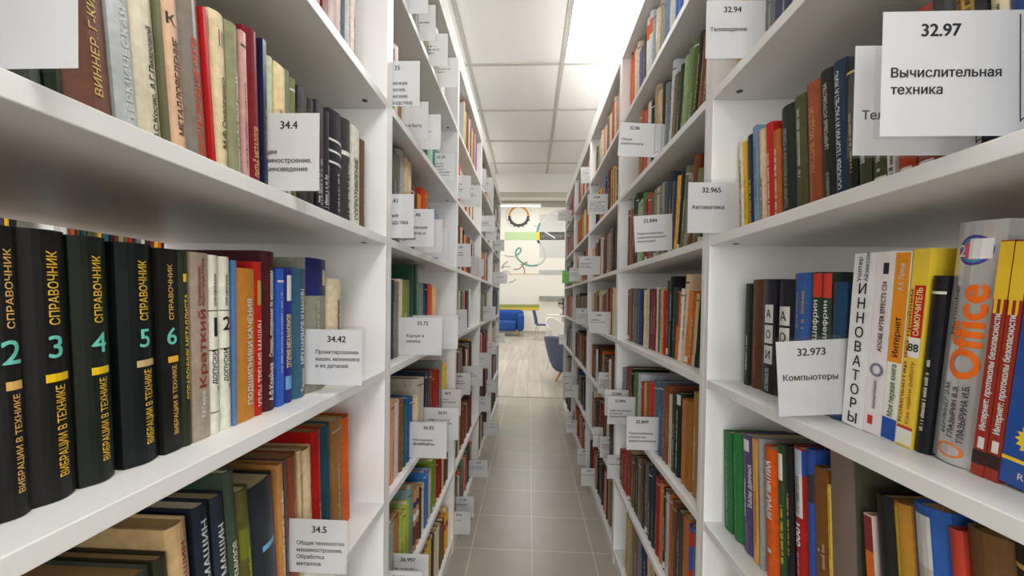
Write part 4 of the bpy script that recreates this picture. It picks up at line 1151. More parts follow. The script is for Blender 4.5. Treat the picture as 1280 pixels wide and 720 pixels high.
def shell(mb, b, m, n, M=None):
    """the cover: a bent board round three sides, rounded at the spine"""
    w, d, h = b.w, b.d, b.h
    pb = b.pb
    c = min(.0009 if pb else .0024, w * .22)
    bl = b.bulge
    out = [(0, d)]
    for i in range(n + 1):
        x = w * (.5 - .5 * cos(pi * i / n))
        out.append((x, spine_y(x, w, bl)))
    out.append((w, d))
    inn = [(c, d)]
    for i in range(n + 1):
        x = c + (w - 2 * c) * (.5 - .5 * cos(pi * i / n))
        inn.append((x, spine_y(x, w, bl) + c))
    inn.append((w - c, d))
    k = len(out)
    v = [(x, y, 0) for x, y in out] + [(x, y, h) for x, y in out] + [(x, y, 0) for x, y in inn] + [(x, y, h) for x, y in inn]
    f = []
    for i in range(k - 1):
        f.append((i, i + 1, k + i + 1, k + i))
        f.append((2 * k + i + 1, 2 * k + i, 3 * k + i, 3 * k + i + 1))
        f.append((k + i, k + i + 1, 3 * k + i + 1, 3 * k + i))
        f.append((i + 1, i, 2 * k + i, 2 * k + i + 1))
    f.append((0, k, 3 * k, 2 * k))
    f.append((2 * k - 1, k - 1, 3 * k - 1, 4 * k - 1))
    mb.add(v, f, m, M)


def block(mb, b, m, M=None):
    pb = b.pb
    c = min(.0009 if pb else .0024, b.w * .22) + .0002
    e = .0006 if pb else .0032
    mb.box((c, c + b.bulge + .0006, e), (b.w - c, b.d - e, b.h - e), m, M)


def facets(b):
    n = 10 if b.solo else 6
    return [b.w * (.5 - .5 * cos(pi * i / n)) for i in range(n + 1)]


def facet_y(x, b):
    F_ = facets(b)
    x = max(0, min(b.w, x))
    for a_, c_ in zip(F_, F_[1:]):
        if x <= c_ + 1e-9:
            t_ = (x - a_) / max(1e-9, c_ - a_)
            return spine_y(a_, b.w, b.bulge) * (1 - t_) + spine_y(c_, b.w, b.bulge) * t_
    return spine_y(b.w, b.w, b.bulge)


def sliced(v, f, cuts):
    """cut flat (x, z) faces along x so that they can follow the rounded spine"""
    ov, of = [], []
    for face in f:
        P_ = [v[i] for i in face]
        lo_, hi_ = min(q[0] for q in P_), max(q[0] for q in P_)
        cs = [c_ for c_ in cuts if lo_ + 1e-7 < c_ < hi_ - 1e-7]
        for a_, b_ in zip([-9] + cs, cs + [9]):
            Q = P_
            for lim, sg in ((a_, 1), (b_, -1)):
                R_ = []
                for i in range(len(Q)):
                    s_, t_ = Q[i - 1], Q[i]
                    ds, dt = (s_[0] - lim) * sg, (t_[0] - lim) * sg
                    if (ds >= 0) != (dt >= 0):
                        k_ = ds / (ds - dt)
                        R_.append((s_[0] + (t_[0] - s_[0]) * k_, s_[1] + (t_[1] - s_[1]) * k_, s_[2]))
                    if dt >= 0:
                        R_.append(t_)
                Q = R_
                if len(Q) < 3:
                    break
            if len(Q) >= 3:
                of.append(tuple(range(len(ov), len(ov) + len(Q))))
                ov += Q
    return ov, of


def strip(mb, b, z0, z1, x0, x1, m, off=.0003, n=6, M=None):
    w = b.w
    v, f = [], []
    xs = [w * x0] + [x for x in facets(b) if w * x0 + 1e-6 < x < w * x1 - 1e-6] + [w * x1]
    n = len(xs) - 1
    for x in xs:
        y = facet_y(x, b) - off
        v += [(x, y, z0), (x, y, z1)]
    for i in range(n):
        f.append((2 * i, 2 * i + 2, 2 * i + 3, 2 * i + 1))
    mb.add(v, f, m, M)


def put(mb, b, geo, fn, m, off=.0006, M=None):
    vs_, fs_ = geo
    pts = [tuple(fn(q[0], q[1])) + ((q[2] if len(q) > 2 else 0),) for q in vs_]
    if b.bulge > .0004 and b.solo:
        pts, fs_ = sliced(pts, fs_, facets(b)[1:-1])
    v = [(x, facet_y(x, b) - off - .00004 * k_, z) for x, z, k_ in pts]
    mb.add(v, fs_, m, M)


def ink(c):
    return mat(c, .45, 'lettering', var=.04)


def decorate(b, parts, emit_part, M=None):
    """spine lettering, labels, bands; emit_part(name) gives the mesh collector to write into"""
    nb = 0
    for p in parts:
        k, name = p[0], p[-1]
        mb = emit_part(name)
        if k == 'b':
            nb += 1
            strip(mb, b, p[1] * b.h, p[2] * b.h, p[3], p[4], ink(p[5]), .0002 + .00004 * nb, M=M)
        elif k in ('t', 'f'):
            z0, z1 = p[2 if k == 't' else 1] * b.h, p[3 if k == 't' else 2] * b.h
            if k == 't':
                vs_, fs_, tw = text_geo(p[1], p[7])
                xf, size, colr = p[5], p[6] * b.w, p[4]
                sx = (z1 - z0) / tw
                size = min(size, sx * 2.7)
            else:
                xf, size, colr = p[4], min(p[5] * b.w, .006), p[3]
                vs_, fs_ = fake_geo(random.Random(int(b.y0 * 1e5) + int(z0 * 1e4) + int(xf * 50)), (z1 - z0) / size, 1)
                sx = size
            xc = xf * b.w + size / 2
            put(mb, b, (vs_, fs_), lambda gx, gy: (xc - gy * size, z0 + gx * sx), ink(colr), M=M)
        elif k == 'n':
            vs_, fs_, tw = text_geo(p[1], p[6])
            # third value: top of the figure as a fraction of the height when > zc, else width fraction
            zc, sz = p[2] * b.h, p[3]
            H = (sz - p[2]) * b.h if sz > p[2] and sz < 1 and len(p[1]) == 1 and p[-1] == 'volume_number' else None
            if H:
                sx = min(H, .62 * b.w / tw)
                z0 = zc
                x0 = p[5] * b.w - tw * sx / 2
                put(mb, b, (vs_, fs_), lambda gx, gy: (x0 + gx * sx, z0 + gy * H), ink(p[4]), M=M)
            else:
                H = sz * b.w
                x0 = p[5] * b.w - tw * H / 2
                put(mb, b, (vs_, fs_), lambda gx, gy: (x0 + gx * H, zc - H / 2 + gy * H), ink(p[4]), M=M)
        elif k in ('disc', 'star'):
            nb += 1
            zc, r = p[1] * b.h, p[2] * b.w
            pts = 32
            v = [(b.w / 2, 0)]
            for i in range(pts):
                rr = r * (.78 if k == 'star' and i % 2 else 1)
                if k == 'disc' and name == 'publisher_logo':
                    v.append((b.w / 2 + rr * cos(2 * pi * i / pts), rr * .62 * sin(2 * pi * i / pts)))
                else:
                    v.append((b.w / 2 + rr * cos(2 * pi * i / pts), rr * sin(2 * pi * i / pts)))
            f = [(0, 1 + i, 1 + (i + 1) % pts) for i in range(pts)]
            put(mb, b, (v, f), lambda gx, gy: (gx, zc + gy), ink(p[3]), .0002 + .00004 * nb, M=M)


PAGES = [mat(c, .8, 'pages', var=.06, scale=200) for c in ((206, 188, 150), (188, 158, 112), (222, 212, 188), (170, 136, 92))]


def cover_mat(b):
    fin = b.op.get('fin')
    q = tuple(int(round(v / 8) * 8) for v in b.c)
    if fin == 'foil':
        return mat(q, .28, 'foil', .6, .03)
    if b.pb:
        return mat(q, .3, 'glossy_cover', var=.03)
    return mat(q, .48 if (sum(q) + int(b.w * 1e5)) % 3 else .34, 'cloth', var=.12, scale=90)


ORD = ['', 'first', 'second', 'third', 'fourth', 'fifth', 'sixth', 'seventh', 'eighth', 'ninth', 'tenth'] + ['%dth' % i for i in range(11, 60)]
ORD[21], ORD[22], ORD[23], ORD[31], ORD[32], ORD[33] = '21st', '22nd', '23rd', '31st', '32nd', '33rd'
SHELFNAME = {('L', 1, 5): 'highest near left shelf', ('L', 1, 4): 'left shelf above the black reference volumes', ('L', 1, 3): 'left shelf holding the black reference volumes', ('L', 1, 2): 'left shelf below the black reference volumes', ('L', 1, 1): 'lowest near left shelf',
             ('R', 1, 5): 'highest near right shelf', ('R', 1, 4): 'right shelf above the thick silver book', ('R', 1, 3): 'right shelf holding the thick silver book', ('R', 1, 2): 'right shelf below the thick silver book', ('R', 1, 1): 'lowest near right shelf'}
LEVN = ['bottom shelf', 'second shelf up', 'third shelf up', 'fourth shelf up', 'fifth shelf up', 'sixth shelf up', 'top shelf']


def shelfname(q):
    k = (q.side, q.bay, q.lev)
    if k in SHELFNAME:
        return SHELFNAME[k]
    return f'{LEVN[q.lev]} in {BAYWORD[q.bay - 1]} {"left" if q.side == "L" else "right"} bookcase'


NAMED = [('black', (34, 35, 36)), ('dark green', (36, 54, 40)), ('green', (60, 118, 66)), ('pale green', (156, 182, 146)), ('olive', (100, 100, 58)), ('navy', (34, 46, 80)), ('blue', (46, 90, 160)), ('light blue', (120, 150, 190)),
         ('teal', (40, 100, 106)), ('turquoise', (90, 155, 145)), ('red', (186, 36, 30)), ('maroon', (110, 36, 38)), ('brown', (112, 68, 42)), ('dark brown', (64, 44, 34)), ('orange', (222, 96, 30)), ('rust', (156, 76, 44)),
         ('yellow', (232, 188, 50)), ('tan', (172, 132, 82)), ('cream', (222, 206, 172)), ('white', (232, 230, 224)), ('grey', (128, 128, 124)), ('light grey', (180, 182, 180)), ('dark grey', (74, 76, 76)), ('pink', (210, 160, 150)),
         ('purple', (98, 76, 128)), ('beige', (180, 164, 144)), ('grey-blue', (86, 106, 128)), ('grey-olive', (146, 142, 108)), ('peach', (232, 190, 158)), ('lime', (160, 188, 64))]


def colname(c):
    return min(NAMED, key=lambda n: sum((a - b) ** 2 for a, b in zip(n[1], c)))[0]


# ordinal from the far end among the books that show
for key in {(b.side, b.bay, b.lev) for b in BOOKS if b.front}:
    rb = sorted([b for b in BOOKS if b.front and (b.side, b.bay, b.lev) == key and b.hits > 2], key=lambda b: -b.y0)
    for i, b in enumerate(rb):
        b.ord = i + 1

USED = {}


def lkey(s):
    return ''.join(q for q in s.lower() if not (q.isdigit() or q == '.'))


ALLK = {}
for b in BOOKS:
    if b.solo and b.op.get('lab'):
        ALLK[lkey(b.op['lab'])] = ALLK.get(lkey(b.op['lab']), 0) + 1
stuff = MB()
for i, b in enumerate(BOOKS):
    rng = random.Random(i * 31 + 7)
    b.pb = b.op.get('pb', 1 if (b.w < .012 and rng.random() < .6) else 0)
    b.bulge = 0 if b.pb else min(.22 * b.w, .007) * (1 if rng.random() < .75 else .25)
    cm = cover_mat(b)
    pm = PAGES[rng.randrange(4)] if b.lev < 4 else PAGES[rng.choice((0, 2))]
    parts = list(b.op.get('parts', ()))
    if not parts and b.front and b.w > .006:
        lum = sum(b.c) / 3
        ic = rng.choice([(214, 176, 96), (220, 216, 206), (196, 190, 176)]) if lum < 130 else rng.choice([(50, 44, 42), (110, 60, 44), (70, 70, 76)])
        a = rng.uniform(.06, .3)
        parts = [FK(a, a + rng.uniform(.3, .6), ic, rng.choice((.5, .55)), rng.uniform(.2, .32))]
        if rng.random() < .25:
            parts.append(B(.9, .915, ic, 0, 1))
        if rng.random() < .18:
            parts.append(B(.02, .1, (224, 222, 214), .15, .85, 'spine_label'))
    if not b.solo:
        shell(stuff, b, cm, 6, b.M)
        block(stuff, b, pm, b.M)
        if b.hits > 0:
            decorate(b, parts, lambda n: stuff, b.M)
        continue
    root = empty('book', b.M)
    mb = MB()
    shell(mb, b, cm, 10)
    mb.build('cover', root)
    mb = MB()
    block(mb, b, pm)
    mb.build('page_block', root)
    coll = []

    def get(n):
        coll.append((n, MB()))
        return coll[-1][1]
    decorate(b, parts, get)
    for n, mb in coll:
        if mb.v:
            mb.build(n, root)
    lab = b.op.get('lab')
    if not lab or ALLK.get(lkey(lab), 0) > 1:
        cn = colname(b.c)
        adj = 'slim ' if b.w < .013 else 'thick ' if b.w > .033 else ''
        lab = f'{adj}{cn} book, {ORD[b.ord]} from far end of {shelfname(b)}'
    USED.setdefault(lab, []).append(root)
    tag(root, lab, 'book', f'books on the {shelfname(b)}')
if stuff.v:
    o = stuff.build('distant_books')
    tag(o, 'remaining rows of mixed coloured books filling the distant and half-hidden shelves', 'books', kind='stuff')
for l, os_ in USED.items():
    if len(os_) > 1:
        print('SAME LABEL', l)

# ------------------------------------------------------------------ building the label cards
GREENP = mat((120, 206, 90), .55, 'green_paper', var=.02)
for i, c in enumerate(CARDS):
    s = -1 if c.side == 'L' else 1
    W_, H_ = .168, c.H
    if c.bay > 2 and not c.tilt:
        c.tilt = random.Random(i).uniform(-2.5, 2.5)
    # local frame: x to the right as seen from the camera, z up, face toward -y, origin at the lower aisle-side corner
    M = Matrix.Translation((c.X, c.Y, c.z)) @ Matrix.Rotation(R(c.tilt), 4, 'Y')
    if c.tilt:
        drop = W_ * sin(abs(R(c.tilt)))
        if s * c.tilt > 0:
            M = Matrix.Translation((0, 0, drop * .9)) @ M
    root = empty('shelf_label_card', M)
    rng = random.Random(i + 400)
    x0, x1 = (0, W_) if s > 0 else (-W_, 0)
    mb = MB()
    mb.add([(x0, 0, 0), (x1, 0, 0), (x1, 0, H_), (x0, 0, H_)], [(0, 1, 2, 3)], GREENP if c.green else PAPER)
    mb.build('card', root)
    mb = MB()
    e = .006
    xa, xb = (x0 - e, x1) if s > 0 else (x0, x1 + e)
    mb.add([(xa, -.0006, -.003), (xb, -.0006, -.003), (xb, -.0006, H_ + e), (xa, -.0006, H_ + e)], [(0, 1, 2, 3)], PLASTIC)
    mb.build('plastic_sleeve', root)
    tx0 = 0 if s > 0 else -c.tw
    yk = -.0003
    def write(name, geo, fn):
        m_ = MB()
        m_.add([(lambda q, k_: (q[0], yk - .00002 * k_, q[1]))(fn(v_[0], v_[1]), v_[2] if len(v_) > 2 else 0) for v_ in geo[0]], geo[1], INK)
        return m_.build(name, root)
    if c.num:
        READ = {'34.4', '34.42', '34.5', '35', '35.5', '35.59', '35.41', '35.46', '35.72', '36.83', '36.91', '36.9', '36.997', '36.996', '34.67', '37.28', '37.8', '37.24',
                '32.97', '32.968', '32.94', '32.965', '32.973', '32.86', '32.844', '32.849', '32.846', '32.845', '32.88'}
        if c.num in READ:
            g = text_geo(c.num, .04)
        else:                       # too small to read: a short row of strokes
            q_ = fake_geo(rng, 2.2, 1)
            g = (q_[0], q_[1], 2.2)
        hh = .0112
        cx = tx0 + c.nx + c.tw * (.44 if s > 0 else .5)
        write('class_number', g, lambda a, b_: (cx - g[2] * hh / 2 + a * hh, H_ - .022 + b_ * hh))
    if c.lines:
        m_ = MB()
        for j, ln in enumerate(c.lines):
            hh = .0079 * c.fs
            zz = H_ - (.058 if H_ > .1 else .043) - j * hh * 1.75
            xx = tx0 + .008 + (c.nx if s < 0 else 0)
            if ln.endswith('~'):
                vs_, fs_ = fake_geo(rng, rng.uniform(.05, .085), .0062)
                zz = H_ - .045 - j * .0115
            elif ln:
                g = text_geo(ln, .03)
                k = min(hh, (c.tw - .012) / g[2] if g[2] * hh > c.tw - .012 else hh)
                vs_, fs_ = [(v_[0] * k, v_[1] * hh, v_[2]) for v_ in g[0]], g[1]
            else:
                continue
            m_.add([(xx + v_[0], yk - .00002 * (v_[2] if len(v_) > 2 else 0), zz + v_[1]) for v_ in vs_], fs_, INK)
        if m_.v:
            m_.build('caption', root)
    if c.mark:
        m_ = MB()
        bx0, bx1 = c.tw + .002, c.tw + .024
        zt, zl = H_ - .004, .012
        t_ = .0011
        m_.add([(bx0, yk, zt), (bx0 + t_, yk, zt), (bx0 + .003 + t_, yk, zl), (bx0 + .003, yk, zl)], [(0, 1, 2, 3)], INK)
        m_.add([(bx1, yk, zt), (bx1 + t_, yk, zt), (bx1 + .002 + t_, yk, zl), (bx1 + .002, yk, zl)], [(0, 1, 2, 3)], INK)
        xm = (bx0 + bx1) / 2 + .002
        m_.add([(bx0 + .003, yk, zl), (xm, yk, zl + .008), (xm, yk, zl + .008 + t_ * 1.3), (bx0 + .003, yk, zl + t_ * 1.3)], [(0, 1, 2, 3)], INK)
        m_.add([(xm, yk, zl + .008), (bx1 + .003, yk, zl), (bx1 + .003, yk, zl + t_ * 1.3), (xm, yk, zl + .008 + t_ * 1.3)], [(0, 1, 2, 3)], INK)
        m_.build('bookmark_outline', root)
    c.root = root
for key in {(c.side, c.bay, c.lev) for c in CARDS}:
    cs = sorted([c for c in CARDS if (c.side, c.bay, c.lev) == key], key=lambda c: c.Y)
    for i, c in enumerate(cs):
        lab = c.lab
        legible = {'34.4', '34.42', '34.5', '35', '35.59', '35.41', '35.46', '35.72', '36.83', '36.91', '36.997', '36.996', '32.97', '32.94', '32.965', '32.973', '32.86', '32.844', '32.849', '32.846'}
        sd = 'left' if c.side == 'L' else 'right'
        if not lab and c.num in legible:
            lab = f'white {sd}-hand shelf card printed {c.num}' + (f' {c.lines[-1 if len(c.lines) < 3 else 0]}' if c.lines and '~' not in c.lines[0] else ' above small text')
        if not lab:
            pos = 'only' if len(cs) == 1 else ORD[i + 1] + ' nearest'
            lab = f'white shelf card, {pos} one on the {LEVN[c.lev]} of {BAYWORD[c.bay - 1]} {sd} bookcase'
        tag(c.root, lab, 'label card', f'label cards on the {sd} shelves')

# ------------------------------------------------------------------ the hall beyond
CHROME = mat((190, 190, 190), .25, 'chrome', .9, .02)
WOODL = mat((206, 160, 100), .45, 'pale_wood', var=.15, scale=30)
BLUEF = mat((30, 78, 152), .85, 'fabric', var=.12, scale=120)
NAVYP = mat((36, 60, 130), .5, 'blue_plastic', var=.04)
GREYB = mat((92, 102, 128), .85, 'fabric', var=.10, scale=120)
WHITEP = mat((232, 230, 224), .35, 'white_plastic', var=.02)


def at(x, y, Y):
    return back(x, y, Y=Y)


def rounded(mb, a, b, m, r=.06, n=5, taper=1.0):
    """box with rounded vertical profile and corners (superellipse rings)"""
    cx, cy = (a[0] + b[0]) / 2, (a[1] + b[1]) / 2
    hx, hy = (b[0] - a[0]) / 2, (b[1] - a[1]) / 2
    rings, N_ = [], 28
    zs = []
    for i in range(n + 1):
        t = i / n * pi / 2
        zs.append((a[2] + r * (1 - sin(t)), r * (1 - cos(t))))
    zs = zs[::-1]
    zs = [(a[2] + r * (1 - cos(i / n * pi / 2)), r * (1 - sin(i / n * pi / 2))) for i in range(n + 1)]
    zs += [(b[2] - r * (1 - sin(i / n * pi / 2)), r * (1 - cos(i / n * pi / 2))) for i in range(n + 1)]
    v, f = [], []
    for z, ins in zs:
        for k in range(N_):
            t = 2 * pi * k / N_
            c_, s_ = cos(t), sin(t)
            p = 2 / 4.5
            v.append((cx + (hx - ins) * math.copysign(abs(c_) ** p, c_), cy + (hy - ins) * math.copysign(abs(s_) ** p, s_), z))
    m_ = len(zs)
    for i in range(m_ - 1):
        for k in range(N_):
            f.append((i * N_ + k, i * N_ + (k + 1) % N_, (i + 1) * N_ + (k + 1) % N_, (i + 1) * N_ + k))
    f.append(tuple(range(N_))[::-1])
    f.append(tuple((m_ - 1) * N_ + k for k in range(N_)))
    mb.add(v, f, m)


# sofa against the far wall
SY = 12.7
xr = at(655, 410, SY).x
st = at(640, 387.5, SY).z
t = tag(empty('sofa', Matrix.Translation((xr - .95, SY, 0))), 'blue upholstered sofa with pale wooden legs by the far wall', 'sofa')
m = MB(); rounded(m, (-.93, .30, .2), (.93, .62, st), BLUEF, .14); m.build('backrest', t, smooth=True)
m = MB(); rounded(m, (-.72, -.22, .17), (.72, .305, .50), BLUEF, .08); m.build('seat', t, smooth=True)
for sx in (-1, 1):
    m = MB(); rounded(m, (min(sx * .73, sx * .95), -.24, .17), (max(sx * .73, sx * .95), .42, st - .12), BLUEF, .1); m.build('armrest', t, smooth=True)
    for yy in (-.12, .45):
        m = MB(); m.tube([(sx * .72, yy, .19), (sx * .78, yy, 0.0)], [.028, .016], WOODL, 10); m.build('leg', t)

# blue chair with chrome legs
CYY = 11.6
xc = at(679, 410, CYY).x
t = tag(empty('chair', Matrix.Translation((xc, CYY, 0)) @ Matrix.Rotation(R(-12), 4, 'Z')), 'blue plastic chair on thin chrome legs facing the white table', 'chair')
m = MB(); rounded(m, (-.20, -.2, .44), (.23, .2, .475), NAVYP, .014); m.build('seat', t, smooth=True)
m = MB()
vv, ff = [], []
for i in range(9):
    u = i / 8
    z = .47 + u * .42
    x = -.20 - .09 * u ** 1.4
    for j in range(7):
        q = (j - 3) / 3
        vv += [(x - .03 * (1 - q * q), q * (.2 - .02 * u), z)]
for i in range(8):
    for j in range(6):
        ff.append((i * 7 + j, i * 7 + j + 1, (i + 1) * 7 + j + 1, (i + 1) * 7 + j))
m.add(vv, ff, NAVYP)
o = m.build('backrest', t, smooth=True)
sm = o.modifiers.new('thickness', 'SOLIDIFY'); sm.thickness = .018
for sx in (-1, 1):
    for sy in (-1, 1):
        m = MB(); m.tube([(sx * .17, sy * .17, .445), (sx * .22, sy * .21, .011)], .011, CHROME, 8); m.build('leg', t)

# round white table, white shell chair, lamp
TY = 8.2
xt = at(704, 392, TY).x
zt = at(700, 393.5, TY).z
t = tag(empty('table', Matrix.Translation((xt, TY, 0))), 'round white table beyond the end of the right bookcases', 'table')
m = MB(); m.tube([(0, 0, zt - .03), (0, 0, zt)], .36, WHITEP, 40); m.build('tabletop', t)
m = MB(); m.tube([(0, 0, .03), (0, 0, zt - .03)], .035, WHITEP, 16); m.build('pedestal', t)
m = MB(); m.tube([(0, 0, 0), (0, 0, .02), (0, 0, .03)], [.25, .25, .05], WHITEP, 32); m.build('base', t)
t2 = tag(empty('desk_fan', Matrix.Translation((xt + .0, TY, zt))), 'small dark round desk fan on the white table', 'fan')
DK = mat((52, 52, 54), .4, 'dark_plastic', var=.03)
m = MB(); m.tube([(0, 0, 0), (0, 0, .015)], .08, DK, 20); m.build('base', t2)
m = MB(); m.tube([(0, 0, .015), (0, 0, .15)], .014, DK, 10); m.build('stem', t2)
m = MB()
for rr in (.11, .075, .04):
    m.tube([(rr * cos(2 * pi * k / 24), -.03, .24 + rr * sin(2 * pi * k / 24)) for k in range(25)], .006, DK, 6)
m.tube([(0, -.04, .24), (0, .05, .24)], .035, DK, 14)
m.build('cage', t2)
m = MB()
for k in range(4):
    a = k * pi / 2
    vv = [(0, -.02, .24)] + [(.1 * cos(a + q * .25), -.02 + .012 * q, .24 + .1 * sin(a + q * .25)) for q in (-1, 0, 1)]
    m.add(vv, [(0, 1, 2), (0, 2, 3)], DK)
m.build('blades', t2)

WY = 6.6
xw = at(697, 410, WY).x
zw = at(690, 396, WY).z
t = tag(empty('chair', Matrix.Translation((xw, WY, 0)) @ Matrix.Rotation(R(35), 4, 'Z')), 'white moulded shell chair behind the grey-blue armchair', 'chair')
m = MB()
vv, ff = [], []
for i in range(12):
    u = i / 11
    z = .46 + u * (zw - .46)
    for j in range(11):
        a = -pi * .62 + j / 10 * pi * 1.24
        rr = .165 + .03 * u
        zz = .46 + u * (zw - .46) * (.55 + .45 * cos(a * .72) ** 2)
        vv.append((rr * sin(a), rr * cos(a) * 1.0, zz))
for i in range(11):
    for j in range(10):
        ff.append((i * 11 + j, i * 11 + j + 1, (i + 1) * 11 + j + 1, (i + 1) * 11 + j))
m.add(vv, ff, WHITEP)
o = m.build('shell', t, smooth=True)
sm = o.modifiers.new('thickness', 'SOLIDIFY'); sm.thickness = .014
m = MB(); m.tube([(0, 0, .44), (0, 0, .46), (0, 0, .47)], [.13, .16, .15], WHITEP, 28); m.build('seat', t)
for k in range(4):
    a = pi / 4 + k * pi / 2
    m = MB(); m.tube([(.10 * cos(a), .10 * sin(a), .45), (.17 * cos(a), .17 * sin(a), .008)], .011, WHITEP, 8); m.build('leg', t)

# grey-blue tub armchair close to the end of the right bookcases
AY = 5.75
xa = at(683, 440, AY).x + .37
za = at(695, 418, AY).z
t = tag(empty('armchair', Matrix.Translation((xa, AY, 0)) @ Matrix.Rotation(R(150), 4, 'Z')), 'grey-blue tub armchair on pale wooden legs past the right bookcases', 'armchair')
m = MB()
vv, ff = [], []
NA, NU = 25, 12
for i in range(NU):
    u = i / (NU - 1)
    for j in range(NA):
        a = -pi * .74 + j / (NA - 1) * pi * 1.48
        top = .58 + (za - .58) * (.5 + .5 * cos(a * 1.0))
        z = .19 + (top - .19) * u
        rr = .20 + .17 * u ** .55
        vv.append((rr * sin(a), rr * cos(a), z))
for i in range(NU - 1):
    for j in range(NA - 1):
        ff.append((i * NA + j, i * NA + j + 1, (i + 1) * NA + j + 1, (i + 1) * NA + j))
m.add(vv, ff, GREYB)
o = m.build('shell', t, smooth=True)
sm = o.modifiers.new('thickness', 'SOLIDIFY'); sm.thickness = .045; sm.offset = -1
m = MB(); m.tube([(0, 0, .17), (0, 0, .2), (0, 0, .40), (0, 0, .43)], [.16, .19, .275, .25], GREYB, 32); m.build('seat_cushion', t, smooth=True)
for k in range(4):
    a = pi / 4 + k * pi / 2
    m = MB(); m.tube([(.13 * cos(a), .13 * sin(a), .19), (.24 * cos(a), .24 * sin(a), .004)], [.024, .013], WOODL, 10); m.build('leg', t)

# hanging linear lamp
LY = 9.0
p0, p1 = at(622, 257.5, LY), at(676, 257.5, LY)
t = tag(empty('pendant_lamp', Matrix.Translation(((p0.x + p1.x) / 2, LY, p0.z))), 'thin white glowing linear lamp hanging across the far hall', 'lamp')
hw = (p1.x - p0.x) / 2
m = MB(); m.box((-hw, -.03, .0), (hw, .03, .05), WHITEP); m.build('housing', t)
m = MB(); m.box((-hw + .01, -.025, -.012), (hw - .01, .025, -.0005), emit((255, 252, 245), 5)); m.build('diffuser', t)
for sx in (-.8, .8):
    m = MB(); m.tube([(sx * hw, 0, .05), (sx * hw, 0, HALLCEIL - p0.z)], .003, CHROME, 6); m.build('wire', t)

# the painted wall graphic
MY = WALL_Y - .004
mural = tag(empty('wall_mural', Matrix.Translation((0, MY, 0))), 'painted wall graphic with a cogged ring, green bar and curling lines', 'mural')


def flat(name, pts_px, c, dz=0.0):
    m_ = MB()
    n = len(pts_px)
    P = [at(x, y, MY) for x, y in pts_px]
    m_.add([(p.x, -.002 - dz, p.z) for p in P] + [(p.x, .0035, p.z) for p in P], [tuple(range(n))[::-1]] + [(i, (i + 1) % n, n + (i + 1) % n, n + i) for i in range(n)], mat(c, .6, 'mural_paint', var=.03))
    return m_.build(name, mural)


def rect(name, x0, y0, x1, y1, c, dz=0.0):
    return flat(name, [(x0, y1), (x1, y1), (x1, y0), (x0, y0)], c, dz)


def stroke(name, pts, wpx, c, dz=.002):
    # smooth the polyline, then lay a flat ribbon
    P = [Vector((x, y)) for x, y in pts]
    for _ in range(3):
        Q = [P[0]]
        for a, b in zip(P, P[1:]):
            Q += [a * .75 + b * .25, a * .25 + b * .75]
        P = Q + [P[-1]]
    m_ = MB()
    v = []
    for i, p in enumerate(P):
        d = (P[min(i + 1, len(P) - 1)] - P[max(i - 1, 0)])
        d = d.normalized() if d.length else Vector((1, 0))
        nrm = Vector((-d.y, d.x)) * wpx / 2
        for q in (p + nrm, p - nrm):
            w_ = at(q.x, q.y, MY)
            v.append((w_.x, -.002 - dz, w_.z))
    f = [(2 * i, 2 * i + 1, 2 * i + 3, 2 * i + 2) for i in range(len(P) - 1)]
    m_.add(v, f, mat(c, .6, 'mural_paint', var=.03))
    return m_.build(name, mural)


def arc(cx, cy, r, a0, a1, n=24):
    return [(cx + r * cos(R(a0 + (a1 - a0) * i / n)), cy - r * sin(R(a0 + (a1 - a0) * i / n))) for i in range(n + 1)]


rect('grey_panel', 674.5, 268, 706, 322, (206, 207, 204))
rect('green_bar', 631, 290, 670, 300, (186, 216, 164), .001)
rect('yellow_block', 670, 289.5, 674.5, 300.5, (240, 214, 50), .001)
rect('patterned_bar', 674.5, 290, 706, 300, (84, 86, 86), .001)
rect('grey_stripe', 674, 337.5, 706, 343.5, (186, 187, 184), .001)
rect('olive_stripe', 620, 380.5, 674, 384.5, (160, 164, 88), .001)
rect('yellow_stripe', 620, 384.5, 674, 388, (226, 200, 70), .001)
rect('orange_line', 636, 342, 674, 343, (222, 190, 140), .001)
cx, cy = 648.5, 270
stroke('orange_arc', arc(cx, cy, 11.8, 0, 180), 2.4, (206, 140, 60))
stroke('cogged_arc', arc(cx, cy, 11.8, 180, 360), 3.4, (70, 68, 66))
for i in range(7):
    a = 200 + i * 23
    p = arc(cx, cy, 13.8, a - 3, a + 3, 2)
    stroke('cog_tooth', p, 2.0, (70, 68, 66))
stroke('pale_arc', arc(cx, cy, 16, 20, 70, 10), 1.0, (196, 204, 206))
stroke('pale_arc', arc(cx, cy, 16, 120, 240, 16), 1.0, (196, 204, 206))
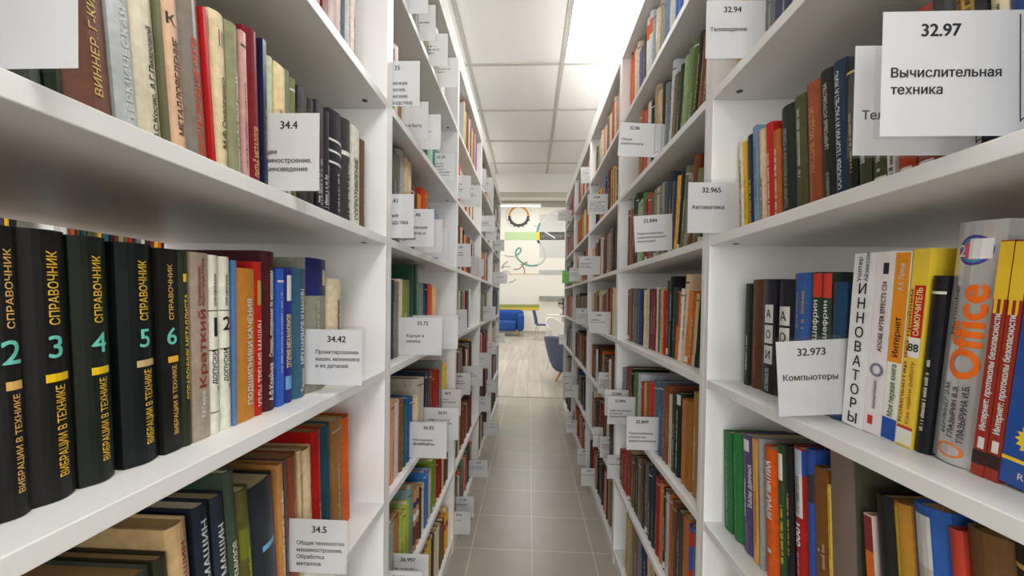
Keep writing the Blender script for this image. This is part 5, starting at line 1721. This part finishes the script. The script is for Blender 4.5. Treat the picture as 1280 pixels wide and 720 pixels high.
stroke('white_loop', [(706, 262), (694, 264), (682, 272), (676, 281), (672, 290)], 2.0, (214, 216, 210), .003)
stroke('teal_curve', [(675, 279), (673, 284), (671.5, 290)], 2.6, (80, 156, 146), .004)
stroke('teal_curve', [(672, 300), (674, 304)], 2.6, (80, 156, 146), .004)
stroke('grey_curl', [(672.5, 301), (680, 312), (682, 323), (676, 330), (666, 332.5)], 1.8, (184, 196, 190), .004)
stroke('teal_curl', [(672, 331.5), (663, 332.5), (655, 330), (647, 324), (644, 316), (647, 310), (651, 310), (651, 315), (646, 319)], 1.7, (80, 156, 146), .005)
stroke('grey_tail', [(645, 320), (638, 321), (630, 319)], 1.0, (170, 170, 166))
stroke('white_slash', [(681, 290), (688, 294), (694, 298)], 1.6, (226, 226, 222), .004)
stroke('branch', [(642, 336.5), (648, 337), (654, 331), (658, 327)], 1.0, (160, 110, 80))
stroke('branch', [(653, 333), (656, 337), (655.5, 342)], 1.0, (160, 90, 60))
stroke('branch', [(650, 330.5), (656, 331), (660, 327)], .8, (150, 130, 90))
stroke('branch', [(628, 336), (629, 331), (635, 326.5)], 1.0, (150, 150, 80))
stroke('branch', [(626, 334), (632, 333), (638, 333.5)], .8, (160, 160, 150))
stroke('branch', [(626, 341), (632, 338), (637, 340), (638, 344)], 1.1, (176, 186, 176))
stroke('branch', [(636, 353), (641, 352), (645, 349)], .9, (150, 160, 110))
stroke('pink_dash', [(667, 281), (671, 284)], 1.0, (206, 176, 166))
for i in range(9):
    stroke('scribble', [(676 + i * 3, 298), (677.5 + i * 3, 293), (680 + i * 3, 296)], .7, (150, 152, 150), .0035)
# wall shelf with a dark edge
sh0, sh1 = at(674, 370, WALL_Y), at(706, 375, WALL_Y)
t = MB()
t.box((sh0.x, WALL_Y - .12, sh1.z), (sh0.x + 1.2, WALL_Y - .0005, sh0.z), mat((150, 150, 146), .5, 'grey_rail', var=.03))
tag(t.build('wall_rail', bevel=.004), 'long grey rail fixed on the far wall right of the sofa', 'rail')
